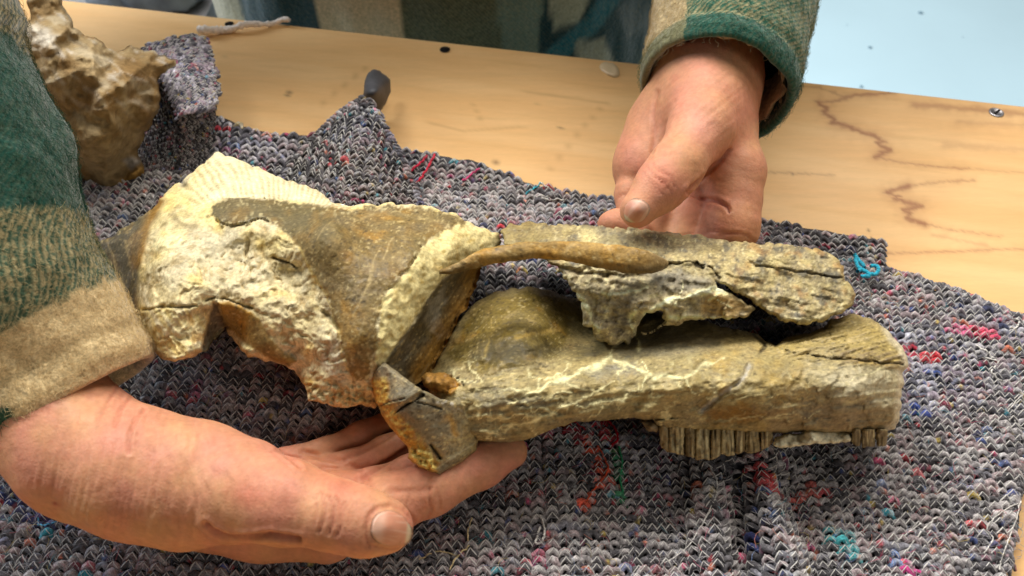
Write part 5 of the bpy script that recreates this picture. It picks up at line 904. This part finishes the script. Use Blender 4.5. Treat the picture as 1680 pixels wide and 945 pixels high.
def tube_sleeve(name, ctr, rad, ncirc, nlen, paint, fold, hem=.006, fuzz=9000, seed=1, squash=1.0):
    """open sleeve: outer wall, rolled hem, inner wall; ctr from the hem (0) up the arm"""
    c = spline(ctr, nlen*3); L = np.r_[0, np.cumsum(np.linalg.norm(np.diff(c, axis=0), axis=1))]; rr = spline(np.array(rad)[:, None], nlen*3)[:, 0]
    s = np.linspace(0, 1, nlen)**1.25*L[-1]; C = np.stack([np.interp(s, L, c[:, k]) for k in range(3)], 1); r = np.interp(s, L, rr)
    T = np.gradient(C, axis=0); T /= np.linalg.norm(T, axis=1)[:, None]; A = np.cross(T, [0, 0, 1.]); A /= np.linalg.norm(A, axis=1)[:, None]; B = np.cross(A, T); th = np.arange(ncirc)*2*np.pi/ncirc
    dirs = np.cos(th)[None, :, None]*A[:, None]+np.sin(th)[None, :, None]*B[:, None]*squash
    S_ = np.repeat(s, ncirc); TH = np.tile(th, nlen); P = C[:, None]+dirs*r[:, None, None]; P = P.reshape(-1, 3); d = fold(P, S_, TH); Nn = dirs.reshape(-1, 3); V = P+Nn*d[:, None]
    V += Nn*(.0012*np.exp(-((S_-.004)/.004)**2)-.0010*np.exp(-((S_-.013)/.0016)**2))[:, None]+Nn*(.0005*fbm(P, 130, 3, off=seed))[:, None]
    W = np.c_[TH*np.repeat(r, ncirc), S_, paint(V, S_, TH, 1)]; Cc = paint(V, S_, TH, 0)
    # hem roll and inner wall
    ins = []; ic = []
    k_in = np.searchsorted(s, .07)
    first = V[:ncirc]; fd = dirs[0]
    for (q, dr) in ((-.0022, -.0006), (-.0030, -.0022), (-.0020, -.0040)): ins.append(first+T[0]*q+fd*dr)
    for k in range(0, k_in, 2): ins.append(V[k*ncirc:(k+1)*ncirc]+dirs[k]*-.0048-fd*.0)
    allV = np.concatenate(ins[::-1]+[V]); ni = len(ins)*ncirc; F = grid_faces(len(ins)+nlen, ncirc, True)
    Ci = np.concatenate([Cc[:ncirc]]*len(ins)); Wi = np.concatenate([W[:ncirc]]*len(ins))
    o = mesh(name, allV, F, M_flan, np.r_[Ci, Cc], person, attrs={'weave': np.r_[Wi, W]})
    # nap: short fibres standing off the wool
    N = normals(V, grid_faces(nlen, ncirc, True)); N *= np.sign((N*Nn).sum(1))[:, None]
    rg = np.random.default_rng(seed); px, py, _ = topx(V); vis = np.nonzero((px > -30) & (px < 1710) & (py > -20) & (S_ < .6))[0]
    k = rg.choice(vis, fuzz); p0 = V[k]+rg.normal(size=(fuzz, 3))*.0012*(1-np.abs(N[k])); tn = rg.normal(size=(fuzz, 3)); tn -= (tn*N[k]).sum(1)[:, None]*N[k]; tn /= np.linalg.norm(tn, axis=1)[:, None]; ln = rg.uniform(.0015, .0042, fuzz)[:, None]; t = np.linspace(0, 1, 4)
    pa = p0[:, None]-N[k][:, None]*.0003+(N[k]*.55*ln)[:, None]*(t*(1.4-.7*t))[None, :, None]+(tn*ln)[:, None]*(t**1.4)[None, :, None]
    cf = mix(Cc[k], np.tile(lin(190, 170, 126), (fuzz, 1)), W[k, 2]*(rg.random(fuzz) < .55))*1.1
    V_, F_, C_ = tubes(pa, .00007, 3, cf); q = mesh('wool_nap', V_, F_, M_nap, C_, o); q['kind'] = 'stuff'
    return o
M_nap = mat('wool_nap', .95, .05)
def fold_a(P, s, th): return .0030*fbm(P, 15, 3, off=3)+.0045*np.sin(s*72+2.2*np.sin(th)+1.2)*ss(.05, .12, s)*ss(.5, .2, s)*.6+.0016*fbm(P, 40, 3, off=6)
def paint_a(P, s, th, what):
    px, py, _ = topx(P); n = fbm(P, 90, 3, off=4)*.003; b = s+n
    t1, t2, t3, t4 = .034, .070, .142, .178
    if what: return .06+.30*(ss(t1-.001, t1+.001, b)*(b < .034))+.62*((b > t1) & (b < t2))+.0*((b >= t2) & (b < t3))+.5*((b >= t3))
    C = np.where((b < t1)[:, None], BEI, np.where((b < t2)[:, None], lin(66, 88, 68), np.where((b < t3)[:, None], lin(18, 66, 54), lin(50, 66, 50))))
    C = np.where(((b >= t4) & (b < .30))[:, None], lin(48, 56, 44), C); m = pmask(px, py, [(-60, 668), (20, 668), (22, 720), (-60, 760)], 3); return mix(C, lin(48, 84, 62), m)
sl_a = tube_sleeve('sleeve', ca, ra, 300, 250, paint_a, fold_a, fuzz=15000, seed=3, squash=.92)
sl_a['label'] = 'sleeve with beige cuff band and deep green band'
# sleeve at the top
def fold_b(P, s, th): return .0020*fbm(P, 18, 3, off=13)+.0022*np.sin(s*70+1.5*np.sin(th-.5))*ss(.04, .1, s)*ss(.5, .2, s)+.0012*fbm(P, 50, 3, off=16)
def paint_b(P, s, th, what):
    px, py, _ = topx(P); e = 1118+(130-py)*.07+3*fbm(P, 120, 2); left = px < e; rm = s < .010
    if what: return np.where(left, .12, np.where(rm, .10, np.where(px > 1250, .45, .58)))
    C = np.where(left[:, None], lin(176, 154, 112), lin(40, 92, 72)); C = np.where((rm & ~left)[:, None], lin(30, 84, 70), C); C = np.where((rm & left)[:, None], lin(112, 112, 80), C); return C
sl_b = tube_sleeve('sleeve', cb, rb, 300, 220, paint_b, fold_b, fuzz=9000, seed=5)
sl_b['label'] = 'green twill sleeve with beige panel and frayed hem'
# frayed pale lining inside the cuff at the top
def lining():
    n = 46; th = np.linspace(0, 2*np.pi, n, endpoint=False); A = np.cross(ad, [0, 0, 1.]); A /= np.linalg.norm(A); B = np.cross(A, ad); rg = np.random.default_rng(2); V = []
    for s_, r in ((.030, .0352), (.008, .0358), (.002, .0352), (.0035, .0338), (.030, .0332)): q = r*(1+.03*rg.normal(size=n)); V.append(A0-ad*(s_+.0025*rg.random(n))[:, None]+np.cos(th)[:, None]*A*q[:, None]+np.sin(th)[:, None]*B*q[:, None])
    o = mesh('cuff_lining', np.concatenate(V), grid_faces(5, n, True), M_lin, None, sl_b)
    m = 120; k = rg.uniform(0, 2*np.pi, m); base = A0+ad*-.003+.0352*(np.cos(k)[:, None]*A+np.sin(k)[:, None]*B); t = np.linspace(0, 1, 5); dv = rg.normal(size=(m, 3))*.4+ad*1.0; ln = rg.uniform(.001, .0045, m); w_ = rg.normal(size=(m, 5, 3))*.0005
    pa = base[:, None]+dv[:, None]*(ln[:, None]*t[None])[..., None]+w_; V_, F_, _ = tubes(pa, .00016, 4); mesh('frayed_threads', V_, F_, M_lin, None, sl_b)['kind'] = 'stuff'
M_lin = mat('pale_lining', .9, .1, [('noise', 600, .0008, .6, ONE)], [(400, 4, .3, ONE)], base=tuple(lin(196, 180, 150)))
lining()
# jacket body
def jacket():
    nz_, nc = 150, 320; z = np.linspace(-.38, .46, nz_); th = np.arange(nc)*2*np.pi/nc; Z_, T_ = np.meshgrid(z, th, indexing='ij'); wx = np.interp(Z_, [-.38, .1, .36, .44, .46], [.228, .222, .22, .12, .07]); wy = np.interp(Z_, [-.38, .1, .36, .46], [.148, .148, .13, .06])
    V = np.stack([TX+wx*np.cos(T_), TY+wy*np.sin(T_), Z_], -1).reshape(-1, 3); N = np.stack([np.cos(T_)/wx, np.sin(T_)/wy, T_*0], -1).reshape(-1, 3); N /= np.linalg.norm(N, axis=1)[:, None]
    Q = V*np.array([1, 1, .35]); V = V+N*(.010*fbm(Q, 9, 3, off=2)+.004*fbm(Q, 26, 3, off=5))[:, None]
    ez = E0[1]+(V[:, 0]-E0[0])*(ED[1]/ED[0]); V[:, 1] = np.where(V[:, 2] < .10, np.maximum(V[:, 1], ez+.004+.0*V[:, 2]), np.maximum(V[:, 1], ez-.02*ss(.1, .3, V[:, 2])))
    px, py, _ = topx(V); jt = 3*fbm(V, 60, 2); q = lambda p, s=3: pmask(px, py, p, s, jt); C = np.tile(lin(16, 56, 58), (len(V), 1)); tw = np.full(len(V), .10)
    def put(p, c, t):
        nonlocal C, tw; m = q(p); C = mix(C, np.array(c), m); tw = tw*(1-m)+t*m
    put([(330, -80), (372, -80), (404, 46), (340, 30)], lin(176, 166, 136), .3); put([(500, -90), (640, -90), (668, 70), (530, 60)], lin(214, 184, 140), .15); put([(640, -90), (806, -90), (830, 90), (668, 80)], lin(84, 88, 62), .25); put([(806, -90), (900, -90), (880, 100), (826, 90)], lin(112, 126, 106), .3)
    put([(900, -40), (990, -60), (950, 40), (905, 50)], lin(186, 176, 144), .25); put([(880, 95), (960, 30), (1010, -40), (1050, -40), (980, 50), (920, 100)], lin(32, 104, 110), .2); put([(945, 70), (990, 60), (1010, 110), (950, 100)], lin(156, 152, 130), .3); put([(1010, 10), (1060, -10), (1080, 40), (1030, 60)], lin(70, 84, 84), .2)
    o = mesh('jacket', V, grid_faces(nz_, nc, True), M_flan, C, person, attrs={'weave': np.c_[T_.ravel()*.2, Z_.ravel(), tw]})
    return o
jacket()
print('tris', sum(len(o.data.polygons)*2 for o in COL.objects if o.type == 'MESH'))
